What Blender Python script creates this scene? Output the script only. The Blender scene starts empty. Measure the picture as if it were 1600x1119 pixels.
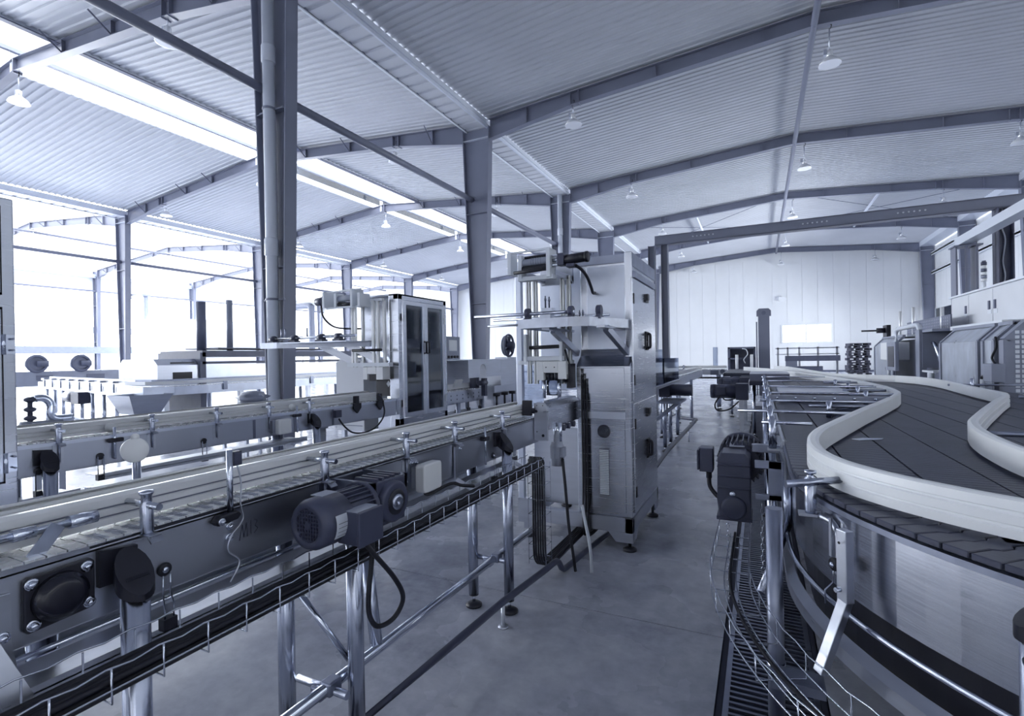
import bpy, math, random
from mathutils import Vector, Matrix
random.seed(7)
scene = bpy.context.scene
COL = scene.collection
PI = math.pi
# ------------------------------------------------------------------ camera
TH, PITCH, ROLL = .4541, -.0018, -.0169
cam_data = bpy.data.cameras.new('camera'); cam = bpy.data.objects.new('camera', cam_data); COL.objects.link(cam)
_r = Vector((math.cos(TH), math.sin(TH), 0))
_f = Vector((-math.sin(TH)*math.cos(PITCH), math.cos(TH)*math.cos(PITCH), math.sin(PITCH)))
_u = _r.cross(_f)
_x = _r*math.cos(ROLL) + _u*math.sin(ROLL); _y = -_r*math.sin(ROLL) + _u*math.cos(ROLL)
cam.matrix_world = Matrix(((_x.x, _y.x, -_f.x, 0), (_x.y, _y.y, -_f.y, 0), (_x.z, _y.z, -_f.z, 1.5), (0, 0, 0, 1)))
cam_data.sensor_width = 36; cam_data.lens = 36*792.5/1600
cam_data.clip_start = .02; cam_data.clip_end = 500
scene.camera = cam
# ------------------------------------------------------------------ sky, exposure
world = bpy.data.worlds.new('sky'); scene.world = world; world.use_nodes = True
_bg = world.node_tree.nodes['Background']
_bg.inputs[0].default_value = (.985, .992, 1.0, 1); _bg.inputs[1].default_value = 5.5
scene.view_settings.view_transform = 'Standard'; scene.view_settings.look = 'None'
scene.view_settings.exposure = 0.34; scene.view_settings.gamma = 1.0
scene.view_settings.use_curve_mapping = False
try:
    scene.cycles.max_bounces = 8; scene.cycles.diffuse_bounces = 5; scene.cycles.glossy_bounces = 4
    scene.cycles.transmission_bounces = 6; scene.cycles.transparent_max_bounces = 8
    scene.cycles.sample_clamp_indirect = 6.0; scene.cycles.caustics_reflective = False; scene.cycles.caustics_refractive = False
except Exception: pass
# area lights added outside the left and right windows to strengthen the daylight
def daylight(name, loc, direction, sx, sy, power):
    l = bpy.data.lights.new(name, 'AREA'); l.shape = 'RECTANGLE'; l.size = sx; l.size_y = sy; l.energy = power; l.color = (.985, .992, 1.0)
    o = bpy.data.objects.new(name, l); COL.objects.link(o); o.location = loc
    o.rotation_euler = Vector(direction).to_track_quat('-Z', 'Y').to_euler(); return o
daylight('added_light_right_far', (11.35, 32.5, 2.7), (-1, 0, .1), 15, 3.3, 4200)  # added to brighten the far end of the right bay
daylight('daylight_left', (-47.7, 18, 4.6), (1, 0, .15), 52, 6.4, 20000)

# ------------------------------------------------------------------ materials
MATS = {}
def mat(name, col, rough=.5, metal=0., vary=0., vscale=6., stretch=(1, 1, 1), rvary=0., bump=0., bscale=40., trans=0., alpha=1., spec=None, emit=None):
    m = bpy.data.materials.new(name); m.use_nodes = True; MATS[name] = m
    nt = m.node_tree; N = nt.nodes; L = nt.links; p = N['Principled BSDF']
    p.inputs['Base Color'].default_value = (*col, 1); p.inputs['Roughness'].default_value = rough; p.inputs['Metallic'].default_value = metal
    if spec is not None: p.inputs['Specular IOR Level'].default_value = spec
    if trans: p.inputs['Transmission Weight'].default_value = trans
    if alpha < 1: p.inputs['Alpha'].default_value = alpha
    if vary or rvary or bump:
        tc = N.new('ShaderNodeTexCoord'); mp = N.new('ShaderNodeMapping'); mp.inputs['Scale'].default_value = stretch
        L.new(tc.outputs['Object'], mp.inputs['Vector'])
        nz = N.new('ShaderNodeTexNoise'); nz.inputs['Scale'].default_value = vscale; nz.inputs['Detail'].default_value = 5
        L.new(mp.outputs['Vector'], nz.inputs['Vector'])
        if vary:
            r = N.new('ShaderNodeMapRange'); r.inputs[1].default_value = .25; r.inputs[2].default_value = .75
            r.inputs[3].default_value = 1-vary; r.inputs[4].default_value = 1+vary
            L.new(nz.outputs['Fac'], r.inputs[0])
            mx = N.new('ShaderNodeVectorMath'); mx.operation = 'SCALE'; mx.inputs[0].default_value = col
            L.new(r.outputs[0], mx.inputs['Scale']); L.new(mx.outputs[0], p.inputs['Base Color'])
        if rvary:
            r = N.new('ShaderNodeMapRange'); r.inputs[1].default_value = .25; r.inputs[2].default_value = .75
            r.inputs[3].default_value = max(.02, rough-rvary); r.inputs[4].default_value = rough+rvary
            L.new(nz.outputs['Fac'], r.inputs[0]); L.new(r.outputs[0], p.inputs['Roughness'])
        if bump:
            n2 = N.new('ShaderNodeTexNoise'); n2.inputs['Scale'].default_value = bscale; n2.inputs['Detail'].default_value = 4
            L.new(mp.outputs['Vector'], n2.inputs['Vector'])
            b = N.new('ShaderNodeBump'); b.inputs['Strength'].default_value = bump; b.inputs['Distance'].default_value = .01
            L.new(n2.outputs['Fac'], b.inputs['Height']); L.new(b.outputs[0], p.inputs['Normal'])
    return m
def concrete():
    m = mat('concrete', (.40, .425, .50), .27, rvary=.12, vscale=1.1, bump=.015, bscale=14); nt = m.node_tree; N = nt.nodes; L = nt.links; p = N['Principled BSDF']
    tc = N.new('ShaderNodeTexCoord'); outs = []
    for sc, det in ((.55, 6), (2.6, 8), (14, 4)):
        n = N.new('ShaderNodeTexNoise'); n.inputs['Scale'].default_value = sc; n.inputs['Detail'].default_value = det; n.inputs['Roughness'].default_value = .62
        L.new(tc.outputs['Object'], n.inputs['Vector']); outs.append(n.outputs['Fac'])
    a1 = N.new('ShaderNodeMath'); a1.operation = 'ADD'; L.new(outs[0], a1.inputs[0]); L.new(outs[1], a1.inputs[1])
    a2 = N.new('ShaderNodeMath'); a2.operation = 'MULTIPLY_ADD'; L.new(outs[2], a2.inputs[0]); a2.inputs[1].default_value = .45; L.new(a1.outputs[0], a2.inputs[2])
    r = N.new('ShaderNodeValToRGB'); L.new(a2.outputs[0], r.inputs[0]); mr = N.new('ShaderNodeMapRange'); mr.inputs[1].default_value = .85; mr.inputs[2].default_value = 1.62; L.new(a2.outputs[0], mr.inputs[0]); L.new(mr.outputs[0], r.inputs[0])
    r.color_ramp.elements[0].color = (.25, .27, .35, 1); r.color_ramp.elements[1].color = (.70, .73, .80, 1)
    e = r.color_ramp.elements.new(.45); e.color = (.45, .475, .57, 1)
    L.new(r.outputs[0], p.inputs['Base Color'])
concrete()
mat('joint', (.04, .045, .075), .8)
mat('roof_sheet', (.55, .57, .615), .48, vary=.05, vscale=.6, spec=.3)
mat('beam_paint', (.185, .20, .27), .40, vary=.06, vscale=2)
mat('wall_panel', (.755, .775, .80), .45, vary=.03, vscale=.8)
mat('white_paint', (.74, .78, .85), .4)
mat('pipe_white', (.62, .66, .75), .4)
mat('steel', (.54, .565, .635), .32, 1, vary=.06, vscale=3.5, stretch=(1, 1, 10), rvary=.05)
mat('steel_h', (.50, .525, .60), .34, 1, vary=.06, vscale=3.5, rvary=.05)
mat('brushed', (.56, .585, .655), .25, 1, vary=.05, vscale=5, stretch=(1, 1, 30), rvary=.04)
mat('curved_plate', (.52, .54, .61), .20, 1, vary=.12, vscale=5, stretch=(1, 1, 40), rvary=.06, bump=.03, bscale=10)
mat('chrome', (.66, .70, .80), .14, 1)
mat('tube_steel', (.50, .535, .64), .22, 1, vary=.08, vscale=5)
mat('dull_steel', (.30, .325, .41), .38, 1, vary=.15, vscale=8)
mat('galv', (.55, .58, .66), .40, .75, vary=.10, vscale=14)
mat('alu_rail', (.86, .875, .90), .28, .15, vary=.03, vscale=3)
mat('rail_white', (.82, .845, .875), .38, vary=.02, vscale=4)
mat('rail_groove', (.20, .22, .30), .5)
mat('plate_steel', (.82, .84, .87), .26, .45, vary=.08, vscale=30, rvary=.06)
mat('chain_dark', (.052, .058, .095), .42, vary=.25, vscale=7, bump=.05, bscale=60)
mat('black', (.012, .013, .024), .42)
mat('rubber', (.010, .011, .020), .55)
mat('black_gloss', (.012, .013, .024), .22)
mat('motor_paint', (.060, .067, .115), .42, vary=.10, vscale=9)
mat('motor_light', (.36, .39, .48), .45, vary=.08, vscale=9)
mat('white_plastic', (.80, .82, .85), .38)
mat('label_paper', (.62, .66, .74), .5, vary=.04, vscale=30)
mat('ink', (.04, .044, .075), .6)
mat('cabinet_paint', (.68, .705, .76), .42, vary=.03, vscale=3)
mat('machine_grey', (.26, .285, .37), .42, vary=.08, vscale=5)
mat('machine_mid', (.13, .145, .215), .45, vary=.10, vscale=5)
mat('bright_plate', (.66, .70, .80), .40, 1, vary=.08, vscale=5)
mat('lamp_shade', (.80, .82, .86), .25, .35)
mat('cable_white', (.62, .66, .74), .45)
mat('wood', (.085, .09, .13), .7, vary=.3, vscale=9)
def glassy(name, tint, alpha, rough=.05):
    m = bpy.data.materials.new(name); m.use_nodes = True; MATS[name] = m
    nt = m.node_tree; N = nt.nodes; L = nt.links; out = N['Material Output']; N.remove(N['Principled BSDF'])
    t = N.new('ShaderNodeBsdfTransparent'); t.inputs[0].default_value = (*tint, 1)
    g = N.new('ShaderNodeBsdfGlossy'); g.inputs['Roughness'].default_value = rough; g.inputs[0].default_value = (.8, .85, .95, 1)
    fr = N.new('ShaderNodeFresnel'); fr.inputs[0].default_value = 1.45
    ad = N.new('ShaderNodeMath'); ad.operation = 'ADD'; ad.inputs[1].default_value = alpha; L.new(fr.outputs[0], ad.inputs[0])
    mx = N.new('ShaderNodeMixShader'); L.new(ad.outputs[0], mx.inputs[0]); L.new(t.outputs[0], mx.inputs[1]); L.new(g.outputs[0], mx.inputs[2])
    L.new(mx.outputs[0], out.inputs[0]); return m
glassy('glass', (.94, .96, .98), .02)
glassy('acrylic', (.66, .70, .78), .05)
glassy('door_glass', (.74, .77, .82), .07)
def translucent(name, col, mix=.85):
    m = bpy.data.materials.new(name); m.use_nodes = True; MATS[name] = m
    nt = m.node_tree; N = nt.nodes; L = nt.links; out = N['Material Output']; N.remove(N['Principled BSDF'])
    t = N.new('ShaderNodeBsdfTranslucent'); t.inputs[0].default_value = (*col, 1)
    d = N.new('ShaderNodeBsdfDiffuse'); d.inputs[0].default_value = (*col, 1)
    mx = N.new('ShaderNodeMixShader'); mx.inputs[0].default_value = mix
    L.new(d.outputs[0], mx.inputs[1]); L.new(t.outputs[0], mx.inputs[2]); L.new(mx.outputs[0], out.inputs[0]); return m
translucent('roof_light', (.86, .875, .89))
translucent('scratched_guard', (.55, .60, .68), .55)
# ------------------------------------------------------------------ mesh builder
def V(*a): return Vector(a)
def frame(d):
    d = Vector(d).normalized(); a = V(0, 0, 1) if abs(d.z) < .95 else V(1, 0, 0)
    x = d.cross(a).normalized(); y = x.cross(d).normalized(); return x, y
class MB:
    def __init__(s): s.v = []; s.f = []; s.sm = []
    def quad(s, pts, smooth=False):
        b = len(s.v); s.v += [tuple(p) for p in pts]; s.f.append(tuple(range(b, b+len(pts)))); s.sm.append(smooth); return s
    def box(s, x0, x1, y0, y1, z0, z1):
        b = len(s.v)
        s.v += [(x0, y0, z0), (x1, y0, z0), (x1, y1, z0), (x0, y1, z0), (x0, y0, z1), (x1, y0, z1), (x1, y1, z1), (x0, y1, z1)]
        for f in ((3, 2, 1, 0), (4, 5, 6, 7), (0, 1, 5, 4), (1, 2, 6, 5), (2, 3, 7, 6), (3, 0, 4, 7)):
            s.f.append(tuple(b+i for i in f)); s.sm.append(False)
        return s
    def cbox(s, c, d): return s.box(c[0]-d[0]/2, c[0]+d[0]/2, c[1]-d[1]/2, c[1]+d[1]/2, c[2]-d[2]/2, c[2]+d[2]/2)
    def beam(s, p, q, w, h, up=(0, 0, 1)):
        p, q = Vector(p), Vector(q); d = (q-p).normalized(); u = Vector(up); u = (u-d*u.dot(d))
        if u.length < 1e-5: u = frame(d)[1]
        u.normalize(); x = d.cross(u); b = len(s.v)
        for c in (p, q):
            for a, e in ((-1, -1), (1, -1), (1, 1), (-1, 1)): s.v.append(tuple(c+x*(a*w/2)+u*(e*h/2)))
        for f in ((0, 1, 2, 3), (7, 6, 5, 4), (4, 5, 1, 0), (5, 6, 2, 1), (6, 7, 3, 2), (7, 4, 0, 3)):
            s.f.append(tuple(b+i for i in f)); s.sm.append(False)
        return s
    def cyl(s, p, q, r, n=12, r2=None, cap=True):
        p, q = Vector(p), Vector(q); x, y = frame(q-p); r2 = r if r2 is None else r2; b = len(s.v)
        for c, rr in ((p, r), (q, r2)):
            for i in range(n):
                a = 2*PI*i/n; s.v.append(tuple(c+x*(rr*math.cos(a))+y*(rr*math.sin(a))))
        for i in range(n):
            j = (i+1) % n; s.f.append((b+i, b+j, b+n+j, b+n+i)); s.sm.append(True)
        if cap:
            s.f.append(tuple(b+i for i in reversed(range(n)))); s.sm.append(False)
            s.f.append(tuple(b+n+i for i in range(n))); s.sm.append(False)
        return s
    def tube(s, pts, r, n=8, closed=False):
        pts = [Vector(p) for p in pts]; m = len(pts); b = len(s.v)
        x, y = None, None
        for k, c in enumerate(pts):
            if closed: d = (pts[(k+1) % m]-pts[k-1])
            else: d = pts[min(k+1, m-1)]-pts[max(k-1, 0)]
            d.normalize()
            if x is None: x, y = frame(d)
            else:
                x = (x-d*x.dot(d)).normalized(); y = d.cross(x)
            for i in range(n):
                a = 2*PI*i/n; s.v.append(tuple(c+x*(r*math.cos(a))+y*(r*math.sin(a))))
        for k in range(m if closed else m-1):
            for i in range(n):
                j = (i+1) % n; k2 = (k+1) % m
                s.f.append((b+k*n+i, b+k*n+j, b+k2*n+j, b+k2*n+i)); s.sm.append(True)
        if not closed:
            s.f.append(tuple(b+i for i in reversed(range(n)))); s.sm.append(False)
            s.f.append(tuple(b+(m-1)*n+i for i in range(n))); s.sm.append(False)
        return s
    def lathe(s, o, axis, prof, n=20):   # prof: (distance along axis, radius)
        o = Vector(o); d = Vector(axis).normalized(); x, y = frame(d); b = len(s.v); m = len(prof)
        for t, r in prof:
            for i in range(n):
                a = 2*PI*i/n; s.v.append(tuple(o+d*t+x*(r*math.cos(a))+y*(r*math.sin(a))))
        for k in range(m-1):
            for i in range(n):
                j = (i+1) % n; s.f.append((b+k*n+i, b+k*n+j, b+(k+1)*n+j, b+(k+1)*n+i)); s.sm.append(True)
        if prof[0][1] > 1e-4: s.f.append(tuple(b+i for i in reversed(range(n)))); s.sm.append(False)
        if prof[-1][1] > 1e-4: s.f.append(tuple(b+(m-1)*n+i for i in range(n))); s.sm.append(False)
        return s
    def prism(s, poly, ax, a0, a1):      # poly in the two other axes, extruded along axis ax
        def pt(p, a):
            return {'x': (a, p[0], p[1]), 'y': (p[0], a, p[1]), 'z': (p[0], p[1], a)}[ax]
        n = len(poly); b = len(s.v)
        s.v += [pt(p, a0) for p in poly]+[pt(p, a1) for p in poly]
        s.f.append(tuple(b+i for i in reversed(range(n)))); s.sm.append(False)
        s.f.append(tuple(b+n+i for i in range(n))); s.sm.append(False)
        for i in range(n):
            j = (i+1) % n; s.f.append((b+i, b+j, b+n+j, b+n+i)); s.sm.append(False)
        return s
    def strip(s, rows, closed=False, smooth=False):   # rows of equal length lists of points -> grid
        b = len(s.v); n = len(rows[0]); m = len(rows)
        for r in rows: s.v += [tuple(p) for p in r]
        for k in range(m if closed else m-1):
            k2 = (k+1) % m
            for i in range(n-1):
                s.f.append((b+k*n+i, b+k*n+i+1, b+k2*n+i+1, b+k2*n+i)); s.sm.append(smooth)
        return s
    def sweep(s, path, prof, smooth_path=True):      # horizontal path; prof [(offset to the left, z)] closed loop
        path = [Vector((p[0], p[1], p[2] if len(p) > 2 else 0)) for p in path]; m = len(path); n = len(prof); b = len(s.v)
        for k, c in enumerate(path):
            d0 = (path[k]-path[max(k-1, 0)]); d1 = (path[min(k+1, m-1)]-path[k])
            d = (d0.normalized() if d0.length > 0 else V(0, 0, 0))+(d1.normalized() if d1.length > 0 else V(0, 0, 0)); d.z = 0; d.normalize()
            l = V(-d.y, d.x, 0)
            dd = d0 if d0.length > 0 else d1; dd = dd.normalized(); sc = 1/max(.35, dd.dot(d))
            for o, z in prof: s.v.append(tuple(c+l*(o*sc)+V(0, 0, z)))
        for k in range(m-1):
            for i in range(n):
                j = (i+1) % n; s.f.append((b+k*n+i, b+k*n+j, b+(k+1)*n+j, b+(k+1)*n+i)); s.sm.append(False)
        s.f.append(tuple(b+i for i in reversed(range(n)))); s.sm.append(False)
        s.f.append(tuple(b+(m-1)*n+i for i in range(n))); s.sm.append(False)
        return s
    def mesh(s, name, material):
        me = bpy.data.meshes.new(name); me.from_pydata(s.v, [], s.f)
        me.polygons.foreach_set('use_smooth', s.sm)
        me.materials.append(MATS[material]); me.update(); me.validate()
        import bmesh
        bm = bmesh.new(); bm.from_mesh(me); bmesh.ops.recalc_face_normals(bm, faces=bm.faces); bm.to_mesh(me); bm.free()
        return me
    def build(s, name, material, parent=None, bevel=0, seg=2):
        o = bpy.data.objects.new(name, s.mesh(name, material)); COL.objects.link(o)
        if parent is not None: o.parent = parent
        if bevel:
            b = o.modifiers.new('bevel', 'BEVEL'); b.width = bevel; b.segments = seg; b.limit_method = 'ANGLE'; b.angle_limit = .7
        return o
def part(name, material, parent, fn=None, bevel=0, **k):
    m = MB(); fn(m); return m.build(name, material, parent, bevel, **k)
def empty(name, loc=(0, 0, 0), rz=0, parent=None):
    o = bpy.data.objects.new(name, None); COL.objects.link(o); o.location = loc; o.rotation_euler = (0, 0, rz); o.empty_display_size = .1
    if parent is not None: o.parent = parent
    return o
def tag(o, label, cat, group=None):
    o['label'] = label; o['category'] = cat
    if group: o['group'] = group
    return o
def thing(name, label, cat, loc=(0, 0, 0), rz=0, group=None): return tag(empty(name, loc, rz), label, cat, group)
def structure(o, label=None):
    o['kind'] = 'structure'
    if label: o['label'] = label
    return o
def linked(name, me, parent=None, loc=(0, 0, 0), rot=(0, 0, 0)):
    o = bpy.data.objects.new(name, me); COL.objects.link(o); o.location = loc; o.rotation_euler = rot
    if parent is not None: o.parent = parent
    return o
def copy_tree(o, parent=None):
    c = o.copy(); COL.objects.link(c); c.parent = parent
    for ch in list(o.children): copy_tree(ch, c)
    return c
def spline(pts, n=8):
    pts = [Vector(p) for p in pts]; out = []
    for i in range(len(pts)-1):
        p0, p1, p2, p3 = pts[max(i-1, 0)], pts[i], pts[i+1], pts[min(i+2, len(pts)-1)]
        for k in range(n):
            t = k/n
            out.append(.5*((2*p1)+(p2-p0)*t+(2*p0-5*p1+4*p2-p3)*t*t+(3*p1-p0-3*p2+p3)*t**3))
    out.append(pts[-1]); return out
ORD = ['first', 'second', 'third', 'fourth', 'fifth', 'sixth', 'seventh', 'eighth', 'ninth', 'tenth', 'eleventh', 'twelfth', 'thirteenth', 'fourteenth', 'fifteenth', 'sixteenth', 'seventeenth', 'eighteenth', 'nineteenth', 'twentieth', 'twenty-first', 'twenty-second', 'twenty-third', 'twenty-fourth']
# ================================================================== THE BUILDING
FY = [6.54+7.5*k for k in range(6)]              # portal frames
Y0, YB = -12.0, 44.55                            # building ends
XV, XR, XW, XL = -7.95, 10.45, -27.95, -46.9     # column rows: valley, right, second valley, left wall
# floor: a slab field with sawn joints
structure(part('floor', 'joint', None, lambda m: m.box(-48, 13, Y0, YB+.3, -.3, -.012)), 'grey concrete floor with sawn joints')
floor = bpy.data.objects['floor']
xs = [-48, -39, -33, -27, -21, -15, -9, -2.9, -.19, .24, 5.6, 13]; ys = [Y0, -9.1, -3.1, 2.88, 8.9, 14.9, 18.5, 24.5, 30.5, 36.5, YB+.3]
for i in range(len(xs)-1):
    if xs[i] == -.19: continue                    # the drain channel
    for j in range(len(ys)-1):
        part('slab', 'concrete', floor, lambda m: m.box(xs[i]+.004, xs[i+1]-.004, ys[j]+.004, ys[j+1]-.004, -.15, 0))
part('drain_channel', 'joint', floor, lambda m: (m.box(-.19, .24, Y0, 16.0, -.14, -.11), m.box(-.186, -.165, Y0, 16.0, -.14, 0), m.box(.215, .236, Y0, 16.0, -.14, 0)))
part('slab', 'concrete', floor, lambda m: m.box(-.186, .236, 16.0, YB+.3, -.15, 0))
# bar gratings over the drain, each a panel of its own
GR = MB()
GR.box(-.163, -.140, -.345, .345, -.03, .002).box(.190, .213, -.345, .345, -.03, .002)
for i in range(18): GR.box(-.140, .190, -.335+i*.0385, -.322+i*.0385, -.03, .001)
GR.box(.020, .030, -.345, .345, -.028, -.004)
GRM = GR.mesh('drain_grating', 'dull_steel')
for k in range(20):
    o = linked('drain_grating', GRM, None, (0, 1.18+k*.70, -.004))
    tag(o, f'{ORD[k]} steel bar grating of the floor drain, counted from the near end', 'grating', 'floor drain gratings')
# ---- corrugated roof lining
def roof(name, x0, z0, x1, z1, y0, y1, material='roof_sheet', pitch=.22, rib=.034, label=None):
    m = MB(); rows = []; y = y0
    sec = [(0, 0), (.055, 0), (.075, -rib), (.125, -rib), (.145, 0)]
    a, b = [], []
    while y < y1:
        for dy, dz in sec:
            a.append((x0, y+dy, z0+dz)); b.append((x1, y+dy, z1+dz))
        y += pitch
    m.strip([a, b])
    # flat outer skin so that the sheet has thickness
    m.quad([(x0, y0, z0+.08), (x1, y0, z1+.08), (x1, y, z1+.08), (x0, y, z0+.08)])
    return structure(m.build(name, material), label)
ZE, ZR = 9.0, 9.62
roof('ceiling', -7.62, ZE, 1.27, ZR, Y0, YB, label='corrugated lining of the right roof, slope towards the valley gutter')
roof('ceiling', 1.27, ZR, 10.12, ZE, Y0, YB, label='corrugated lining of the right roof, slope towards the right wall')
ZR2 = 9.88; SKR, SKL = -15.75, -18.75; s2 = (ZR2-9.0)/9.6
roof('ceiling', SKR, 9.0+s2*(-8.3-SKR), -8.3, 9.0, Y0, YB, label='corrugated lining of the middle roof beside the valley gutter')
roof('ceiling', -27.5, 8.95, SKL, 8.95+s2*(SKL+27.5), Y0, YB, label='corrugated lining of the middle roof beyond the ridge skylight')
# translucent roof of the left bay
def plainroof(name, x0, z0, x1, z1, label):
    structure(part(name, 'roof_light', None, lambda m: m.beam(((x0+x1)/2, Y0, (z0+z1)/2+.03), ((x0+x1)/2, YB, (z0+z1)/2+.03), math.hypot(x1-x0, z1-z0), .02, up=(-(z1-z0), 0, x1-x0))), label)
plainroof('ceiling', -46.9, 8.9, -37.2, 9.7, 'translucent white roof sheets above the left wall')
plainroof('ceiling', -37.2, 9.7, -28.4, 8.95, 'translucent white roof sheets of the left bay')
# ridge skylight of the middle roof: raised monitor with translucent top
def monitor():
    zr = 9.0+s2*(-8.3-SKR); zl = 8.95+s2*(SKL+27.5)
    sk = structure(part('skylight', 'white_paint', None, lambda m: (m.box(SKR-.02, SKR+.06, Y0, YB, zr-.10, zr+.75), m.box(SKL-.06, SKL+.02, Y0, YB, zl-.02, zl+.22), m.box(SKL-.06, SKL+.02, Y0, YB, zl+.62, zl+.8))), 'raised ridge skylight along the middle roof')
    part('skylight_sheet', 'roof_light', sk, lambda m: m.quad([(SKR+.1, Y0, zr+.75), (SKR+.1, YB, zr+.75), (SKL-.1, YB, zl+.8), (SKL-.1, Y0, zl+.8)]))
    part('skylight_pane', 'glass', sk, lambda m: m.box(SKL-.03, SKL-.015, Y0, YB, zl+.22, zl+.62))
    part('skylight_edge', 'machine_mid', sk, lambda m: m.box(SKR-.06, SKR+.10, Y0, YB, zr-.13, zr-.10))
    part('skylight_purlin', 'machine_grey', sk, lambda m: m.box(-17.75, -17.62, Y0, YB, zl+.06, zl+.16))
    for y in FY:
        part('skylight_post', 'white_paint', sk, lambda m: m.box(SKL+.5, SKL+.62, y-.05, y+.05, zl-.3, zl+.85))
monitor()
# valley gutters and eave strips
def valley(xc, hw, zb, nm, label):
    g = structure(part('valley_gutter', 'beam_paint', None, lambda m: m.box(xc-hw, xc-hw+.02, Y0, YB, zb, zb+.28)), label)
    m = MB(); a, b = [], []; y = Y0
    while y < YB:
        for dy, dz in ((0, 0), (.2, 0), (.23, .03), (.30, .03), (.33, 0)): a.append((xc-hw, y+dy, zb+dz)); b.append((xc+hw, y+dy, zb+dz))
        y += .42
    m.strip([a, b]); m.build('gutter_sheet', 'roof_sheet', g)
    part('gutter_lip', 'white_paint', g, lambda m: m.box(xc-hw-.05, xc-hw, Y0, YB, zb-.03, zb+.03))
    part('eave_purlin', 'pipe_white', g, lambda m: (m.box(xc+hw, xc+hw+.05, Y0, YB, zb-.02, zb+.24), m.box(xc+hw-.02, xc+hw+.09, Y0, YB, zb+.06, zb+.075)))
    return g
valley(XV-.01, .34, 8.72, 'valley', 'ribbed valley gutter between right and middle roofs')
valley(XW+.02, .34, 8.66, 'valley', 'ribbed valley gutter between middle and left roofs')
structure(part('eave_gutter', 'pipe_white', None, lambda m: (m.box(10.06, 10.12, 5, YB, 8.66, 9.0), m.box(10.12, 10.85, 5, YB, 8.66, 8.7))), 'light eave strip along the right wall')
# ---- walls
def panel_wall(name, label, x0, x1, y, zt, step=1.02, wm='wall_panel'):
    w = structure(part(name, wm, None, lambda m: m.box(x0, x1, y, y+.2, 0, 10.4)), label)
    m = MB(); m.box(0, step-.012, -.03, 0, 0, zt); me = m.mesh('panel', wm)
    x = x0
    while x < x1-.05: linked('panel', me, w, (x+.006, y, 0)); x += step
    return w
panel_wall('wall_back', 'white panelled end wall', -47, 11, YB, 9.6)
part('window_1', 'rail_white', None, lambda m: (m.box(1.55, 4.9, YB-.09, YB-.03, 3.55, 3.65), m.box(1.55, 4.9, YB-.09, YB-.03, 2.2, 2.3), m.box(1.55, 1.65, YB-.09, YB-.03, 2.3, 3.55), m.box(4.8, 4.9, YB-.09, YB-.03, 2.3, 3.55), m.box(3.15, 3.25, YB-.09, YB-.03, 2.3, 3.55)))
structure(bpy.data.objects['window_1'], 'bright window low in the end wall')
def lit_pane():
    m = bpy.data.materials.new('daylit_pane'); m.use_nodes = True; MATS['daylit_pane'] = m
    p = m.node_tree.nodes['Principled BSDF']; p.inputs['Emission Color'].default_value = (.92, .96, 1, 1); p.inputs['Emission Strength'].default_value = 5
lit_pane()
for xx in (1.65, 3.25): part('window_pane', 'daylit_pane', bpy.data.objects['window_1'], lambda m: m.box(xx, xx+1.5, YB-.07, YB-.05, 2.3, 3.55))
structure(part('baseboard_back', 'machine_mid', None, lambda m: m.box(-28, 10.9, YB-.06, YB-.03, 0, .14)))
# right wall: near windows out of view, panels in view, far opening added for light
wr = structure(part('wall_right', 'wall_panel', None, lambda m: (m.box(10.9, 11.1, 27.5, YB, 4.35, 9.3), m.box(10.9, 11.1, 27.5, YB, 0, 1.0), m.box(10.9, 11.1, Y0, 27.5, 0, 1.0), m.box(10.9, 11.1, Y0, 27.5, 4.35, 9.3), m.box(10.9, 11.1, Y0, 12.0, 1.0, 4.35))), 'white panelled right wall')
mm = MB().box(-.03, 0, 0, 1.0, 4.35, 8.55).mesh('panel', 'wall_panel')
for k in range(17): linked('panel', mm, wr, (10.9, 27.5+k*1.01, 0))
for z in (6.75, 8.05): part('wall_girt', 'white_paint', wr, lambda m: (m.box(10.68, 10.87, 27.6, YB-.05, z, z+.10), m.box(10.68, 10.72, 27.6, YB-.05, z-.06, z+.16)))
w2 = structure(part('window_2', 'rail_white', None, lambda m: [m.box(10.95, 11.05, y, y+.12, 1.0, 4.35) for y in [12+2.4*i for i in range(13)]]), 'tall window strip of the right wall, far half added for light')
part('window_pane', 'glass', w2, lambda m: m.box(10.99, 11.0, 12, 27.5, 1.0, 4.35)); part('window_pane', 'glass', w2, lambda m: m.box(10.99, 11.0, 27.5, YB, 1.0, 4.35))  # second pane fills the opening added to light the far end
# left wall: spandrels, window bands
wl = structure(part('wall_left', 'wall_panel', None, lambda m: (m.box(-47.2, -47, Y0, YB, 7.3, 8.6), m.box(-47.2, -47, Y0, YB, 3.9, 4.42))), 'left wall of wide window bands')
part('eave_box', 'pipe_white', wl, lambda m: m.box(-47, -46.75, Y0, YB, 8.25, 8.55))
part('canopy_band', 'machine_grey', wl, lambda m: m.box(-47.0, -46.4, Y0, YB, 2.32, 2.86))
part('sill', 'wall_panel', wl, lambda m: m.box(-47.2, -47, Y0, YB, 0, .5))
part('girt_pipe', 'beam_paint', wl, lambda m: m.cyl((-46.6, Y0, 7.2), (-46.6, YB, 7.2), .07, 8))
w3 = structure(part('window_3', 'rail_white', None, lambda m: ([m.box(-47.15, -47.05, y, y+.16, .5, 2.32) for y in [6+2.1*i for i in range(18)]], [m.box(-47.15, -47.05, y, y+.05, 2.86, 7.3) for y in [6+3.75*i for i in range(11)]])), 'overexposed window bands of the left wall')
part('window_pane', 'glass', w3, lambda m: m.box(-47.11, -47.10, Y0, YB, .5, 7.3))
structure(part('wall_front', 'wall_panel', None, lambda m: (m.box(-47, 11, Y0-.2, Y0, 0, 1.0), m.box(-47, 11, Y0-.2, Y0, 5.6, 10.4), [m.box(x, x+3.5, Y0-.2, Y0, 1.0, 5.6) for x in [-47+3.85*i for i in range(15)]])), 'end wall with tall windows behind the viewpoint')
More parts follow.
